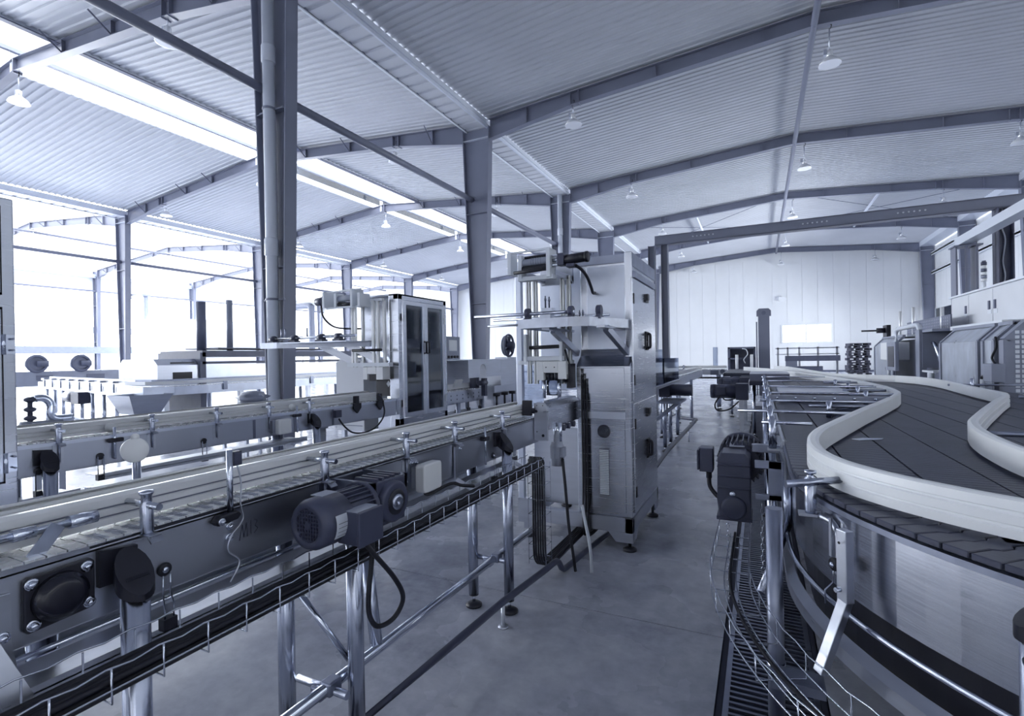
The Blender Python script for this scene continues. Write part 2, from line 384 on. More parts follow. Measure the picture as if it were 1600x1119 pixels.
# ---- steel columns (tapered I sections)
def column(x, y, label, zt=8.72, wt=.92, wb=.34, inner=None, fw=.26, pipe=False, group='steel columns', brackets=()):
    t = thing('steel_column', label, 'column', (x, y, 0), 0, group)
    if inner is None: xl0, xr0, xl1, xr1 = -wb/2, wb/2, -wt/2, wt/2
    elif inner == 'left': xl0, xr0, xl1, xr1 = .36-wb-.1, .36, .36-wt, .36
    else: xl0, xr0, xl1, xr1 = -.36, -.36+wb, -.36, -.36+wt
    tf = .025
    part('web', 'beam_paint', t, lambda m: m.prism([(xl0, 0), (xr0, 0), (xr1, zt), (xl1, zt)], 'y', -.008, .008))
    part('flange', 'beam_paint', t, lambda m: m.prism([(xl0-tf, 0), (xl0, 0), (xl1, zt), (xl1-tf, zt)], 'y', -fw/2, fw/2))
    part('flange', 'beam_paint', t, lambda m: m.prism([(xr0, 0), (xr0+tf, 0), (xr1+tf, zt), (xr1, zt)], 'y', -fw/2, fw/2))
    part('base_plate', 'beam_paint', t, lambda m: m.box(xl0-.1, xr0+.1, -.2, .2, 0, .03))
    for z in (3.2, 6.05, 8.38):
        f = z/zt; a = xl0+(xl1-xl0)*f; b = xr0+(xr1-xr0)*f
        part('stiffener', 'pipe_white' if z > 8 else 'beam_paint', t, lambda m: m.box(a, b, -fw/2+.01, fw/2-.01, z, z+.016))
    return t
PX = [-8.0, -8.0]
for k in range(6):
    column(XV, FY[k], f'{ORD[k]} tapered steel column of the valley row, counted from the camera', pipe=False)
for k in (2, 3, 4, 5): column(XR, FY[k], f'{ORD[k-2]} tapered steel column standing along the right wall', inner='left', wt=.72, wb=.36, zt=9.0)
for k in range(1, 6): column(XW, FY[k], f'{ORD[k-1]} steel column of the second row, far left behind the conveyors', wt=.84)
for k in range(2, 6): column(XL+.3, FY[k], f'{ORD[k-2]} steel column standing against the left window wall', inner='right', wt=.6, zt=8.8)
# downpipes on two of the valley columns
def downpipe(y, label):
    t = thing('downpipe', label, 'pipe', (XV+.02, y-.13, 0), 0, 'white downpipes')
    part('pipe', 'pipe_white', t, lambda m: m.cyl((0, -.03, .12), (0, -.03, 8.72), .105, 20), )
    for z in (6.9, 3.4): part('socket', 'pipe_white', t, lambda m: m.lathe((0, -.03, z), (0, 0, 1), [(0, .108), (.02, .122), (.30, .122), (.33, .108)], 20))
    for z in (6.05, 2.6): part('strap', 'beam_paint', t, lambda m: (m.lathe((0, -.03, z), (0, 0, 1), [(0, .112), (0, .12), (.035, .12), (.035, .112)], 20), m.box(-.30, -.10, .0, .02, z, z+.03), m.box(.10, .30, .0, .02, z, z+.03)))
    return t
downpipe(FY[0], 'white plastic downpipe on the nearest large steel column')
downpipe(FY[2], 'white plastic downpipe on the column behind the machine with the roller platform')
# ---- rafters
def rafter(label, y, xa, za, xr, zr, xb, zb, deep=.64, thin=.40, hl=2.75, fw=.20, braces=True, stiff=(), group='roof rafters'):
    t = thing('roof_rafter', label, 'rafter', (0, y, 0), 0, group)
    up = [(xa, za), (xr, zr), (xb, zb)]
    def ztop(x): return za+(zr-za)*(x-xa)/(xr-xa) if (x-xa)*(xr-xa) >= 0 and abs(x-xa) <= abs(xr-xa) else zb+(zr-zb)*(x-xb)/(xr-xb)
    sg = 1 if xb > xa else -1
    lo = [(xa, za-deep), (xa+sg*hl, ztop(xa+sg*hl)-thin), (xr, zr-thin+.02), (xb-sg*hl, ztop(xb-sg*hl)-thin), (xb, zb-deep)]
    def zlow(x):
        for (p, q) in zip(lo, lo[1:]):
            if min(p[0], q[0]) <= x <= max(p[0], q[0]): return p[1]+(q[1]-p[1])*(x-p[0])/(q[0]-p[0])
        return lo[0][1]
    part('web', 'beam_paint', t, lambda m: [m.prism([(a, zlow(a)), (b, zlow(b)), (b, ztop(b)-.04), (a, ztop(a)-.04)], 'y', -.006, .006) for a, b in zip([l[0] for l in lo], [l[0] for l in lo][1:])])
    part('top_flange', 'beam_paint', t, lambda m: [m.beam((a[0], 0, a[1]-.045), (b[0], 0, b[1]-.045), fw, .016) for a, b in zip(up, up[1:])])
    part('bottom_flange', 'beam_paint', t, lambda m: [m.beam((a[0], 0, a[1]), (b[0], 0, b[1]), fw, .018) for a, b in zip(lo, lo[1:])])
    for x in stiff:
        part('stiffener', 'beam_paint', t, lambda m: m.box(x-.008, x+.008, -fw/2+.01, fw/2-.01, zlow(x), ztop(x)-.04))
        if braces:
            part('fly_brace', 'beam_paint', t, lambda m: m.beam((x, -fw/2+.02, zlow(x)+.02), (x-.02, -fw/2-.42, ztop(x)-.05), .045, .006, up=(1, 0, 0)))
    part('splice_plate', 'beam_paint', t, lambda m: (m.box(xr-.02, xr+.02, -fw/2, fw/2, zr-thin-.03, zr-.05)))
    for x in (xa+sg*hl, xb-sg*hl):
        for dx in (-.08, .17): part('splice_plate', 'beam_paint', t, lambda m: m.box(x+dx-.01, x+dx+.01, -fw/2, fw/2, zlow(x+dx)-.03, ztop(x+dx)-.05))
    return t
stR = [-6.2, -2.4, .2, 2.9, 5.6, 8.9]
for k in range(6): rafter(f'{ORD[k]} dark steel rafter under the right roof, counted from the camera', FY[k], -7.48, ZE-.03, 1.27, ZR-.03, 10.08, ZE-.03, stiff=stR, braces=False)
stM = [-9.6, -13.2, -15.4, -21.0, -22.8, -25.9]
for k in range(6): rafter(f'{ORD[k]} light steel rafter under the middle roof with short fly braces', FY[k], -8.42, 8.97, -17.95, ZR2-.06, -27.5, 8.92, stiff=stM)
stL = [-29.6, -33.5, -35.5, -39, -42.2, -45.1]
for k in range(1, 6): rafter(f'{ORD[k-1]} pale steel rafter under the bright roof of the left bay', FY[k], -28.4, 8.92, -37.2, 9.66, -46.6, 8.86, stiff=stL)
# stub brackets along the right roof, and eave ties
def rod(name, label, cat, p, q, r, material, group=None, n=10):
    o = part(name, material, None, lambda m: m.cyl(p, q, r, n)); return tag(o, label, cat, group)
def tie_run(label, x, z, r, ya):
    t = thing('tie_pipe', label, 'pipe', (x, FY[0], z), 0, 'longitudinal tie pipes')
    ends = [y for y in [ya]+FY+[YB] if y >= ya]
    for a, b in zip(ends, ends[1:]): part('pipe_segment', 'beam_paint', t, lambda m: m.cyl((0, a-FY[0]+.02, 0), (0, b-FY[0]-.02, 0), r, 12))
tie_run('dark longitudinal tie pipe running between the columns of the valley row', XV-.22, 6.53, .085, Y0)
tie_run('grey longitudinal tie pipe running between the far left columns', XW-.2, 6.5, .08, 8.0)
rod('tie_pipe', 'thin tie pipe under the ridge of the bright left roof', 'pipe', (-37.2, 8, 9.1), (-37.2, YB, 9.1), .07, 'beam_paint', 'longitudinal tie pipes')
rod('ridge_pipe', 'grey round pipe running along the ridge of the right roof', 'pipe', (1.27, Y0, 9.24), (1.27, YB, 9.24), .075, 'beam_paint', 'longitudinal tie pipes')
for i, (x, y, x2, y2) in enumerate([(1.42, FY[3], 10, FY[4]), (1.42, FY[4], 10, FY[3]), (-7.4, FY[3], 1.12, FY[4]), (-7.4, FY[4], 1.12, FY[3])]):
    rod('bracing_rod', ['thin bracing rod from the ridge down towards the right wall', 'thin bracing rod crossing back from the right wall to the far ridge', 'thin bracing rod from the valley gutter up to the far ridge', 'thin bracing rod from the ridge back to the far valley gutter'][i], 'rod', (x, y, (9.48 if 0 < x < 5 else 8.88)-.05*(i % 2)), (x2, y2, (9.48 if 0 < x2 < 5 else 8.88)-.05*(i % 2)), .014, 'machine_mid', 'roof bracing rods', 6)
rod('bracing_pipe', 'light strut pipe under the far right roof', 'pipe', (5.2, FY[3], 9.0), (5.2, FY[4], 9.0), .06, 'pipe_white')
rod('bracing_pipe', 'light strut pipe under the far roof beside the valley', 'pipe', (-3.0, FY[3], 8.98), (-3.0, FY[4], 8.98), .06, 'pipe_white')
# ---- pendant lamps
def lamp_proto(ex=0):
    t = empty('pendant_lamp')
    part('shade', 'lamp_shade', t, lambda m: m.lathe((0, 0, 0), (0, 0, 1), [(0, .232), (.0, .24), (.02, .238), (.07, .21), (.12, .155), (.165, .095), (.20, .065), (.205, .0)] , 20))
    part('reflector', 'dull_steel', t, lambda m: m.lathe((0, 0, .004), (0, 0, 1), [(0, .228), (.06, .19), (.11, .13), (.13, .05), (.13, 0)], 20))
    part('bulb', 'lamp_shade', t, lambda m: m.lathe((0, 0, .02), (0, 0, 1), [(0, .0), (.015, .05), (.06, .055), (.11, .03)], 12))
    part('neck', 'lamp_shade', t, lambda m: m.lathe((0, 0, .19), (0, 0, 1), [(0, .06), (.02, .07), (.13, .07), (.15, .045), (.17, .0)], 14))
    part('rod', 'galv', t, lambda m: m.cyl((0, 0, .35), (0, 0, .62+ex), .016, 8))
    part('ballast', 'galv', t, lambda m: m.cbox((-.09, 0, .30), (.07, .09, .13)))
    part('hook', 'black', t, lambda m: m.tube([(0, 0, .60+ex), (.03, 0, .64+ex), (.05, 0, .70+ex), (.02, 0, .73+ex)], .012, 6))
    return t
LPS = {}
def lamp(x, y, zr, label, drop=.70):
    ex = round(max(0, drop-.70), 2)
    if ex in LPS: o = copy_tree(LPS[ex])
    else: o = LPS[ex] = lamp_proto(ex)
    o.location = (x, y, zr-drop); tag(o, label, 'lamp', 'pendant factory lamps'); return o
def zR(x): return (ZE+(ZR-ZE)*(x+7.62)/8.89 if x < 1.27 else ZR-(ZR-ZE)*(x-1.27)/8.85)-.44
for k in range(1, 6):
    w = ORD[k-1]
    lamp(-4.75, FY[k], zR(-4.75), f'{w} pendant lamp near the valley side of the right roof', .58)
    lamp(1.58, FY[k], zR(1.58), f'{w} pendant lamp beside the ridge pipe of the right roof', .92)
    if k > 1: lamp(7.52, FY[k], zR(7.52), f'{ORD[k-2]} pendant lamp near the right wall under the right roof', .74)
for k in range(6):
    if k < 5: lamp(-11.2, FY[k], 8.86, f'{ORD[k]} pendant lamp between valley column and ridge skylight', .56)
    if k < 5: lamp(-17.9, FY[k], 9.40, f'{ORD[k]} pendant lamp hanging under the ridge skylight', .80)
    if 0 < k < 5: lamp(-24.4, FY[k], 8.82, f'{ORD[k-1]} pendant lamp on the far slope of the middle roof', .56)
for k in (1, 2, 3):
    lamp(-30.8, FY[k], 8.75, f'{ORD[k-1]} pendant lamp near the second column row in the left bay', .56)
    lamp(-37.0, FY[k], 9.2, f'{ORD[k-1]} pendant lamp under the ridge of the bright left bay', .75)
# ================================================================== helpers for things built in world coordinates
class T:
    def __init__(s, name, label, cat, loc, group=None):
        s.o = thing(name, label, cat, loc, 0, group); s.loc = Vector(loc)
    def part(s, name, material, fn, parent=None, bevel=0, label=None):
        m = MB(); fn(m); o = m.build(name, material, parent or s.o, bevel)
        if parent is None: o.location = -s.loc
        if label: o['label'] = label
        return o
    def bolt(s, p, axis, r=.008, parent=None, material='chrome'):
        p = Vector(p); a = Vector(axis).normalized()
        return s.part('bolt', material, lambda m: (m.lathe(p, a, [(0, r*1.75), (.003, r*1.75), (.003, r*1.1)], 12), m.lathe(p, a, [(.003, r), (.012, r), (.012, 0)], 6)), parent)
def rail_prof(t=.03, z0=0, z1=.075):       # outer face on +offset side with two grooves
    h = z1-z0; a = t/2
    return [(-a, z0), (a, z0), (a, z0+h*.22), (a-.006, z0+h*.25), (a-.006, z0+h*.30), (a, z0+h*.33), (a, z0+h*.52), (a-.006, z0+h*.55), (a-.006, z0+h*.60), (a, z0+h*.63), (a, z0+h*.88), (a-.008, z1), (-a+.008, z1), (-a, z0+h*.88)]
def clamp(t, x, y, z, dx, x_rail, zr, lab=None, plate=True, s=1., drop=.13):
    """guide rail bracket: slotted plate on the frame, turned post with collar, cross rod through its head to the rail"""
    c = t.part('rail_bracket', 'tube_steel', lambda m: (m.lathe((x, y, z), (0, 0, 1), [(0, .013*s), (.010, .015*s), (.075, .015*s), (.082, .012*s), (.10, .012*s), (.105, .016*s), (.112, .016*s), (.114, 0)], 14)))
    t.part('cross_rod', 'chrome', lambda m: m.cyl((x+dx*.055, y, zr), (x_rail, y, zr), .0085*s, 12), c)
    t.part('wing', 'steel', lambda m: (m.beam((x-.035, y-.004, z+.002), (x+.035, y+.004, z+.002), .03, .004), m.beam((x+dx*.028, y, z+.002), (x+dx*.045, y, z-.012), .03, .004)), c)
    if plate:
        t.part('slotted_strap', 'steel', lambda m: (m.box(x-dx*.008, x-dx*.002, y-.028, y-.012, z-.11, z-.005), m.box(x-dx*.008, x-dx*.002, y+.008, y+.022, z-.11, z-.005)), c)
        t.part('pin', 'dull_steel', lambda m: m.cyl((x, y, z), (x, y, z-drop), .006, 8), c)
    return c
def round_leg(t, x, y, zt, r=.03, mat_='tube_steel', foot=True):
    l = t.part('leg', mat_, lambda m: m.cyl((x, y, .075 if foot else 0), (x, y, zt), r, 18))
    if foot:
        t.part('foot', 'black', lambda m: m.lathe((x, y, 0), (0, 0, 1), [(0, .047), (.012, .05), (.022, .035), (.028, .012)], 16), l)
        t.part('spindle', 'chrome', lambda m: m.cyl((x, y, .02), (x, y, .08), .010, 10), l)
        t.part('leg_plug', 'black', lambda m: m.cyl((x, y, .068), (x, y, .085), r*.98, 16), l)
    return l
def leg_head(t, x, y, zt, dx, r=.034):
    """black plastic clamping head holding a round leg to the frame plate"""
    h = t.part('leg_head', 'black', lambda m: (m.prism([(y-.052, zt-.085), (y+.030, zt-.085), (y+.030, zt-.01), (y-.052, zt)], 'x', x-dx*.085, x-dx*.045),
        m.strip([[(x+r*1.14*math.cos(a), y+r*1.14*math.sin(a), zt-.10-.02*math.cos(a)*dx) for a in [2*PI*i/18 for i in range(19)]], [(x+r*1.14*math.cos(a), y+r*1.14*math.sin(a), zt-.055-.05*math.cos(a)*dx) for a in [2*PI*i/18 for i in range(19)]]], smooth=True),
        m.quad([(x+r*1.14*math.cos(a), y+r*1.14*math.sin(a), zt-.055-.05*math.cos(a)*dx) for a in [2*PI*i/18 for i in range(18)]]),
        m.beam((x-dx*.05, y, zt-.055), (x, y, zt-.09), .05, .05)))
    return h
def gear_motor(t, name, o, ax, side, R=.078, L=.30, parent=None, mat_='motor_paint', label=None):
    """finned motor along ax from o with fan cover, terminal box on the given side, worm gearbox at the far end"""
    o = Vector(o); ax = Vector(ax).normalized(); side = Vector(side).normalized(); up = side.cross(ax)
    if up.z < 0: up = -up
    body = t.part(name, mat_, lambda m: (m.lathe(o+ax*.115, ax, [(0, R*.86), (L-.115, R*.86)], 24),
        [m.beam(o+ax*.12+(side*math.cos(a)+up*math.sin(a))*R*.93, o+ax*(L-.02)+(side*math.cos(a)+up*math.sin(a))*R*.93, .005, R*.2, up=side*math.cos(a)+up*math.sin(a)) for a in [2*PI*i/26 for i in range(26)]]), parent, label=label)
    t.part('fan_cover', mat_, lambda m: m.lathe(o, ax, [(.012, R*.66), (.0, R*.70), (.004, R*.92), (.022, R*1.04), (.12, R*1.05), (.12, R*.9)], 28), body)
    t.part('fan_grille', 'black', lambda m: m.lathe(o+ax*.012, ax, [(0, 0), (0, R*.72), (.004, R*.72)], 24), body)
    t.part('grille_bars', mat_, lambda m: ([m.beam(o+ax*.008+side*(x*R)+up*(math.sqrt(max(0, .5-x*x))*R), o+ax*.008+side*(x*R)-up*(math.sqrt(max(0, .5-x*x))*R), .0035, .003, up=ax) for x in [-.6+.15*i for i in range(9)]],
        [m.beam(o+ax*.008+up*(x*R)+side*(math.sqrt(max(0, .5-x*x))*R), o+ax*.008+up*(x*R)-side*(math.sqrt(max(0, .5-x*x))*R), .0035, .003, up=ax) for x in [-.6+.15*i for i in range(9)]], m.lathe(o+ax*.004, ax, [(0, R*.15), (.004, R*.15)], 12)), body)['kind'] = 'stuff'
    return body, o, ax, side, up, R
def term_box(t, body, c, ax, side, up, sx=.085, sy=.105, sz=.07, mat_='motor_paint'):
    b = t.part('terminal_box', mat_, lambda m: m.beam(Vector(c)-ax*sx/2, Vector(c)+ax*sx/2, sz, sy, up=up), body, bevel=.006)
    return b
def worm_box(t, body, c, ax, side, up, s=.075, mat_='motor_paint'):
    c = Vector(c)
    g = t.part('gearbox', mat_, lambda m: (m.beam(c-ax*s*1.05, c+ax*s*1.05, s*1.5, s*2.1, up=up), m.lathe(c+side*s*.7, side, [(0, s*1.0), (.02, s*.98), (.028, s*.9)], 28), m.lathe(c-ax*s*1.05, -ax, [(0, s*1.0), (.012, s*1.15), (.03, s*1.15)], 20)), body, bevel=.004)
    t.part('output_seal', 'black', lambda m: m.lathe(c+side*(s*.7+.028), side, [(0, s*.62), (.003, s*.6), (.003, s*.42)], 24), body)
    t.part('output_shaft', 'tube_steel', lambda m: m.lathe(c+side*(s*.7+.026), side, [(0, s*.4), (.012, s*.36), (.012, s*.12), (.006, .0)], 18), body)
    t.part('gearbox_fins', mat_, lambda m: [m.beam(c+up*(s*1.05)+ax*(s*(-.8+.4*i))-side*s*.7, c+up*(s*1.05)+ax*(s*(-.8+.4*i))+side*s*.6, .012, .02, up=up) for i in range(5)], body)
    return g
# ================================================================== FOREGROUND CONVEYOR (left)
C1 = T('chain_conveyor', 'long foreground chain conveyor with aluminium guide rails and dark gear motor', 'conveyor', (-1.5, 1.8, 0), 'bottle conveyors')
XN, XF = -1.405, -1.60                      # near and far frame plates
cy0, cy1 = .30, 3.28
C1.part('side_plate', 'steel_h', lambda m: (m.box(XN-.004, XN, cy0, cy1, .905, 1.068), m.box(XN-.018, XN, cy0, cy1, 1.060, 1.070), m.box(XN-.018, XN, cy0, cy1, .903, .908)), bevel=.002)
C1.part('side_plate', 'steel_h', lambda m: (m.box(XF, XF+.004, cy0, cy1, .905, 1.068), m.box(XF, XF+.018, cy0, cy1, 1.060, 1.070)))
C1.part('wear_strip', 'black', lambda m: (m.box(XN-.02, XN+.001, .76, cy1, 1.070, 1.079), m.box(XF-.001, XF+.02, .3, cy1, 1.070, 1.079)))
C1.part('end_deck', 'steel', lambda m: (m.box(XN-.06, XN, .2, .625, 1.068, 1.078), m.prism([(XN, .45), (XN+.004, .45), (XN+.004, .2), (XN, .2)], 'z', 1.02, 1.078)))
# plates of the chain, each a hinged slat with raised grip dots
SL = MB(); SL.prism([(-.095, -.018), (-.02, -.018), (-.012, -.026), (.012, -.026), (.02, -.018), (.095, -.018), (.095, .0165), (.02, .0165), (.012, .009), (-.012, .009), (-.02, .0165), (-.095, .0165)], 'z', -.006, 0)
slat_me = SL.mesh('slat', 'plate_steel')
DT = MB()
for i in range(9): DT.prism([(.018+i*.0085-.0018, -.012), (.018+i*.0085+.0018, -.012), (.018+i*.0085, .008)], 'z', 0, .0012)
n_sl = 0; y = .34
while y < 3.26:
    linked('slat', slat_me, C1.o, (-1.5-C1.loc.x, y-C1.loc.y, 1.083)); y += .0375; n_sl += 1
def grip(m):
    y = .66
    while y < 3.26:
        for i in range(8):
            x = -1.478+i*.0082
            m.box(x, x+.0028, y-.011, y+.010, 1.083, 1.0838)
        y += .0375
C1.part('grip_ribs', 'dull_steel', grip)['kind'] = 'stuff'
# guide rails
pr = rail_prof(.03, 1.094, 1.168)
C1.part('guide_rail', 'alu_rail', lambda m: m.sweep([(-1.498, 3.27, 0), (-1.498, -.6, 0)], pr))
C1.part('rail_groove_strip', 'rail_groove', lambda m: (m.box(-1.4895, -1.488, -.6, 3.27, 1.1128, 1.1160), m.box(-1.4895, -1.488, -.6, 3.27, 1.135, 1.138)))
C1.part('guide_rail', 'alu_rail', lambda m: m.sweep([(-1.585, -.6, 0), (-1.585, 3.27, 0)], rail_prof(.03, 1.094, 1.165)))
C1.part('rail_cap', 'alu_rail', lambda m: m.tube([(-1.585, -.6, 1.168), (-1.585, 3.3, 1.168)], .013, 12))
for yy, dr in ((.745, .13), (1.33, .1), (1.795, .1), (2.19, .12), (2.72, .1)): clamp(C1, XN+.005, yy, 1.065, 1, -1.484, 1.142, plate=(yy > .8), drop=dr)
# loose end fitting at the left edge
C1.part('pneumatic_fitting', 'chrome', lambda m: (m.cyl((-1.44, .20, 1.135), (-1.44, .60, 1.135), .008, 10), m.cyl((-1.44, .60, 1.135), (-1.44, .655, 1.135), .015, 12), m.cyl((-1.44, .50, 1.135), (-1.44, .54, 1.135), .014, 6), m.beam((-1.425, .575, 1.14), (-1.425, .53, 1.078), .004, .03, up=(0, 1, 0)), m.box(-1.45, -1.41, .48, .54, 1.078, 1.082)))
# drive bearing flange
C1.part('bearing_block', 'black', lambda m: m.prism([(.508, .932), (.622, .940), (.628, .948), (.628, 1.046), (.620, 1.054), (.508, 1.050), (.501, 1.043), (.501, .940)], 'x', XN, XN+.014), bevel=.003)
bb = C1.part('bearing_hub', 'black_gloss', lambda m: m.lathe((XN+.014, .563, .992), (1, 0, 0), [(0, .052), (.012, .050), (.018, .044), (.026, .040), (.030, .030), (.030, 0)], 32))
for yy, zz in ((.514, 1.036), (.612, 1.038), (.616, .955), (.516, .948)): C1.bolt((XN+.014, yy, zz), (1, 0, 0), .0072, bb)
C1.part('end_bracket', 'steel', lambda m: (m.prism([(.30, 1.04), (.482, 1.03), (.482, .93), (.50, .80), (.52, .66), (.30, .66)], 'x', XN+.004, XN+.012)))
C1.bolt((XN+.012, .468, .945), (1, 0, 0), .007)
C1.bolt((XN, .97, 1.018), (1, 0, 0), .007); C1.bolt((XN, .968, .985), (1, 0, 0), .007)
for yy, zz in ((1.83, 1.035), (1.87, 1.03), (2.24, 1.03)): C1.bolt((XN, yy, zz), (1, 0, 0), .0055)
# hand-written mark on the plate
def mark(m):
    def st(a, b): m.beam((XN+.0006, a[0], a[1]), (XN+.0006, b[0], b[1]), .0022, .001, up=(1, 0, 0))
    y0, z0 = 1.0, .965
    for a, b in (((0, 0), (.010, .045)), ((.010, .045), (.014, .006)), ((.014, .006), (.024, .048)), ((.024, .048), (.026, .005)), ((.038, .008), (.038, .052)), ((.048, .050), (.060, .044)), ((.060, .044), (.052, .030)), ((.052, .030), (.062, .020)), ((.062, .020), (.048, .008))): st((y0+a[0], z0+a[1]), (y0+b[0], z0+b[1]))
C1.part('marker_writing', 'ink', mark, label='hand-drawn marker letters M B on the steel plate')
# reflector discs on wire loops
for yy, zz in ((.785, .962), (2.60, .93)):
    q = C1.part('reflector_disc', 'black', lambda m: m.lathe((XN, yy, zz), (1, 0, 0), [(0, .017), (.006, .018), (.010, .014), (.010, .009)], 24))
    C1.part('disc_screw', 'chrome', lambda m: m.lathe((XN+.008, yy, zz), (1, 0, 0), [(0, .009), (.004, .008), (.006, .004), (.006, 0)], 12), q)
    C1.part('wire_loop', 'chrome', lambda m: m.tube([(XN+.012, yy-.008, zz-.012), (XN+.012, yy-.008, zz-.07), (XN+.014, yy-.006, zz-.10), (XN+.014, yy-.006, zz-.13)], .0022, 6), q)
    C1.part('wire_loop', 'chrome', lambda m: m.tube([(XN+.012, yy+.010, zz-.012), (XN+.012, yy+.010, zz-.06), (XN+.014, yy+.016, zz-.09), (XN+.014, yy+.016, zz-.13)], .0022, 6), q)
    C1.part('float_block', 'black', lambda m: m.box(XN-.005, XN+.02, yy-.012, yy+.022, zz-.155, zz-.125), q)
# photo sensor on an upright rod
sp = C1.part('sensor_post', 'chrome', lambda m: m.cyl((XN+.016, .962, 1.05), (XN+.016, .962, 1.245), .0085, 14))
C1.part('post_clamp', 'black', lambda m: m.prism([(.918, 1.034), (.978, 1.040), (.990, 1.052), (.978, 1.066), (.925, 1.062), (.910, 1.048)], 'x', XN, XN+.03), sp, bevel=.005)
C1.part('sensor_head', 'motor_paint', lambda m: m.box(XN+.0, XN+.02, .974, 1.0, 1.195, 1.236), sp, bevel=.002)
C1.bolt((XN+.03, .926, 1.047), (1, 0, 0), .006, sp)
C1.part('sensor_lead', 'galv', lambda m: m.tube(spline([(XN+.01, .99, 1.195), (XN+.012, 1.0, 1.14), (XN+.015, .995, 1.08), (XN+.012, 1.005, 1.03), (XN+.012, .965, .99), (XN+.012, .958, .95), (XN+.014, .99, .91), (XN+.014, .96, .86)]), .0026, 6), sp)
# gear motor
body, mo, ax, side, up, R = gear_motor(C1, 'gear_motor', (-1.245, 1.105, .996), (0, 1, -.02), (1, 0, 0), R=.076, L=.26, label='dark finned electric motor with gearbox')
tb = term_box(C1, body, (-1.165, 1.243, .972), ax, side, up, .10, .105, .085)
C1.part('box_lid', 'motor_paint', lambda m: m.box(-1.122, -1.110, 1.188, 1.298, .918, 1.026), body, bevel=.003)
C1.part('lit_box_top', 'motor_light', lambda m: m.box(-1.20, -1.126, 1.196, 1.290, 1.0235, 1.0262), body)  # paler sheet paints the light falling on the terminal box top
C1.part('cover_top_sheet', 'motor_light', lambda m: m.box(-1.285, -1.235, 1.16, 1.225, 1.072, 1.0745), body)  # thin paler sheet on top of the fan cover
C1.part('name_plate', 'label_paper', lambda m: m.strip([[(-1.245+.0828*math.cos(a), y, .994+.0828*math.sin(a)) for a in [-.55+.13*i for i in range(8)]] for y in (1.148, 1.219)]), body)
C1.part('name_plate_print', 'ink', lambda m: [m.strip([[(-1.245+.0834*math.cos(a), y, .994+.0834*math.sin(a)) for a in (-.45+.16*i, -.45+.16*i+.018)] for y in (1.156, 1.210)]) for i in range(4)], body)
gb = worm_box(C1, body, (-1.255, 1.445, .99), ax, side, up, .075)
C1.part('mount_box', 'dull_steel', lambda m: (m.box(XN, -1.20, 1.36, 1.375, 1.02, 1.07), m.box(XN, -1.20, 1.525, 1.54, 1.02, 1.07), m.box(-1.215, -1.20, 1.36, 1.54, 1.02, 1.07), m.box(XN+.001, XN+.006, 1.30, 1.56, .92, 1.065)))
# white junction box
jb = C1.part('junction_box', 'white_plastic', lambda m: m.prism([(1.835, .905), (1.955, .905), (1.965, .915), (1.965, 1.020), (1.955, 1.030), (1.835, 1.030), (1.825, 1.020), (1.825, .915)], 'x', XN+.026, XN+.075), bevel=.006)
C1.part('box_base', 'machine_grey', lambda m: m.box(XN, XN+.027, 1.83, 1.95, .92, 1.015), jb, bevel=.003)
C1.part('box_cable', 'rubber', lambda m: m.tube(spline([(XN+.04, 1.87, .91), (XN+.05, 1.89, .885), (XN+.085, 1.98, .908), (XN+.11, 2.01, .914), (XN+.14, 2.03, .902), (XN+.165, 2.10, .884)]), .008, 8), jb)
C1.part('sensor_rod', 'chrome', lambda m: m.cyl((XN+.02, 2.48, 1.11), (XN+.02, 2.48, .90), .006, 10)); C1.part('rod_clamp', 'black', lambda m: m.box(XN, XN+.035, 2.455, 2.505, 1.035, 1.058), bevel=.004)
# legs and braces
for yy, hd in ((.688, True), (1.41, False), (2.665, True)):
    round_leg(C1, -1.345, yy, .955 if hd else .93, .030)
    if hd: leg_head(C1, -1.345, yy, 1.062, 1)
for yy in (.60, 1.30, 2.645): round_leg(C1, -1.575, yy, .91, .030)
C1.part('leg_window', 'dull_steel', lambda m: m.lathe((-1.3155, .70, .945), (1, .25, 0), [(0, .011), (.0015, .011), (.0015, 0)], 16))
C1.part('floor_tube', 'chrome', lambda m: m.cyl((-1.425, .5, .315), (-1.425, 3.35, .315), .019, 14))
C1.part('floor_tube', 'chrome', lambda m: m.cyl((-1.465, .5, .275), (-1.465, 3.35, .275), .019, 14))
C1.part('brace_tube', 'tube_steel', lambda m: m.cyl((-1.56, 1.70, .70), (-1.43, 1.62, .30), .026, 14))
C1.part('brace_rod', 'chrome', lambda m: m.cyl((-1.52, 1.31, .66), (-1.37, 1.40, .40), .011, 10))
C1.part('cross_tube', 'tube_steel', lambda m: [m.cyl((-1.585, yy, .30), (-1.34, yy, .30), .015, 12) for yy in (1.36,)])
C1.part('cross_tube', 'tube_steel', lambda m: m.cyl((-1.585, 2.655, .30), (-1.34, 2.655, .30), .015, 12))
for yy in (1.36, 2.655): C1.part('tube_clamp', 'dull_steel', lambda m: (m.cbox((-1.42, yy, .315), (.05, .06, .05)), m.cbox((-1.475, yy, .28), (.05, .05, .05))), bevel=.006)
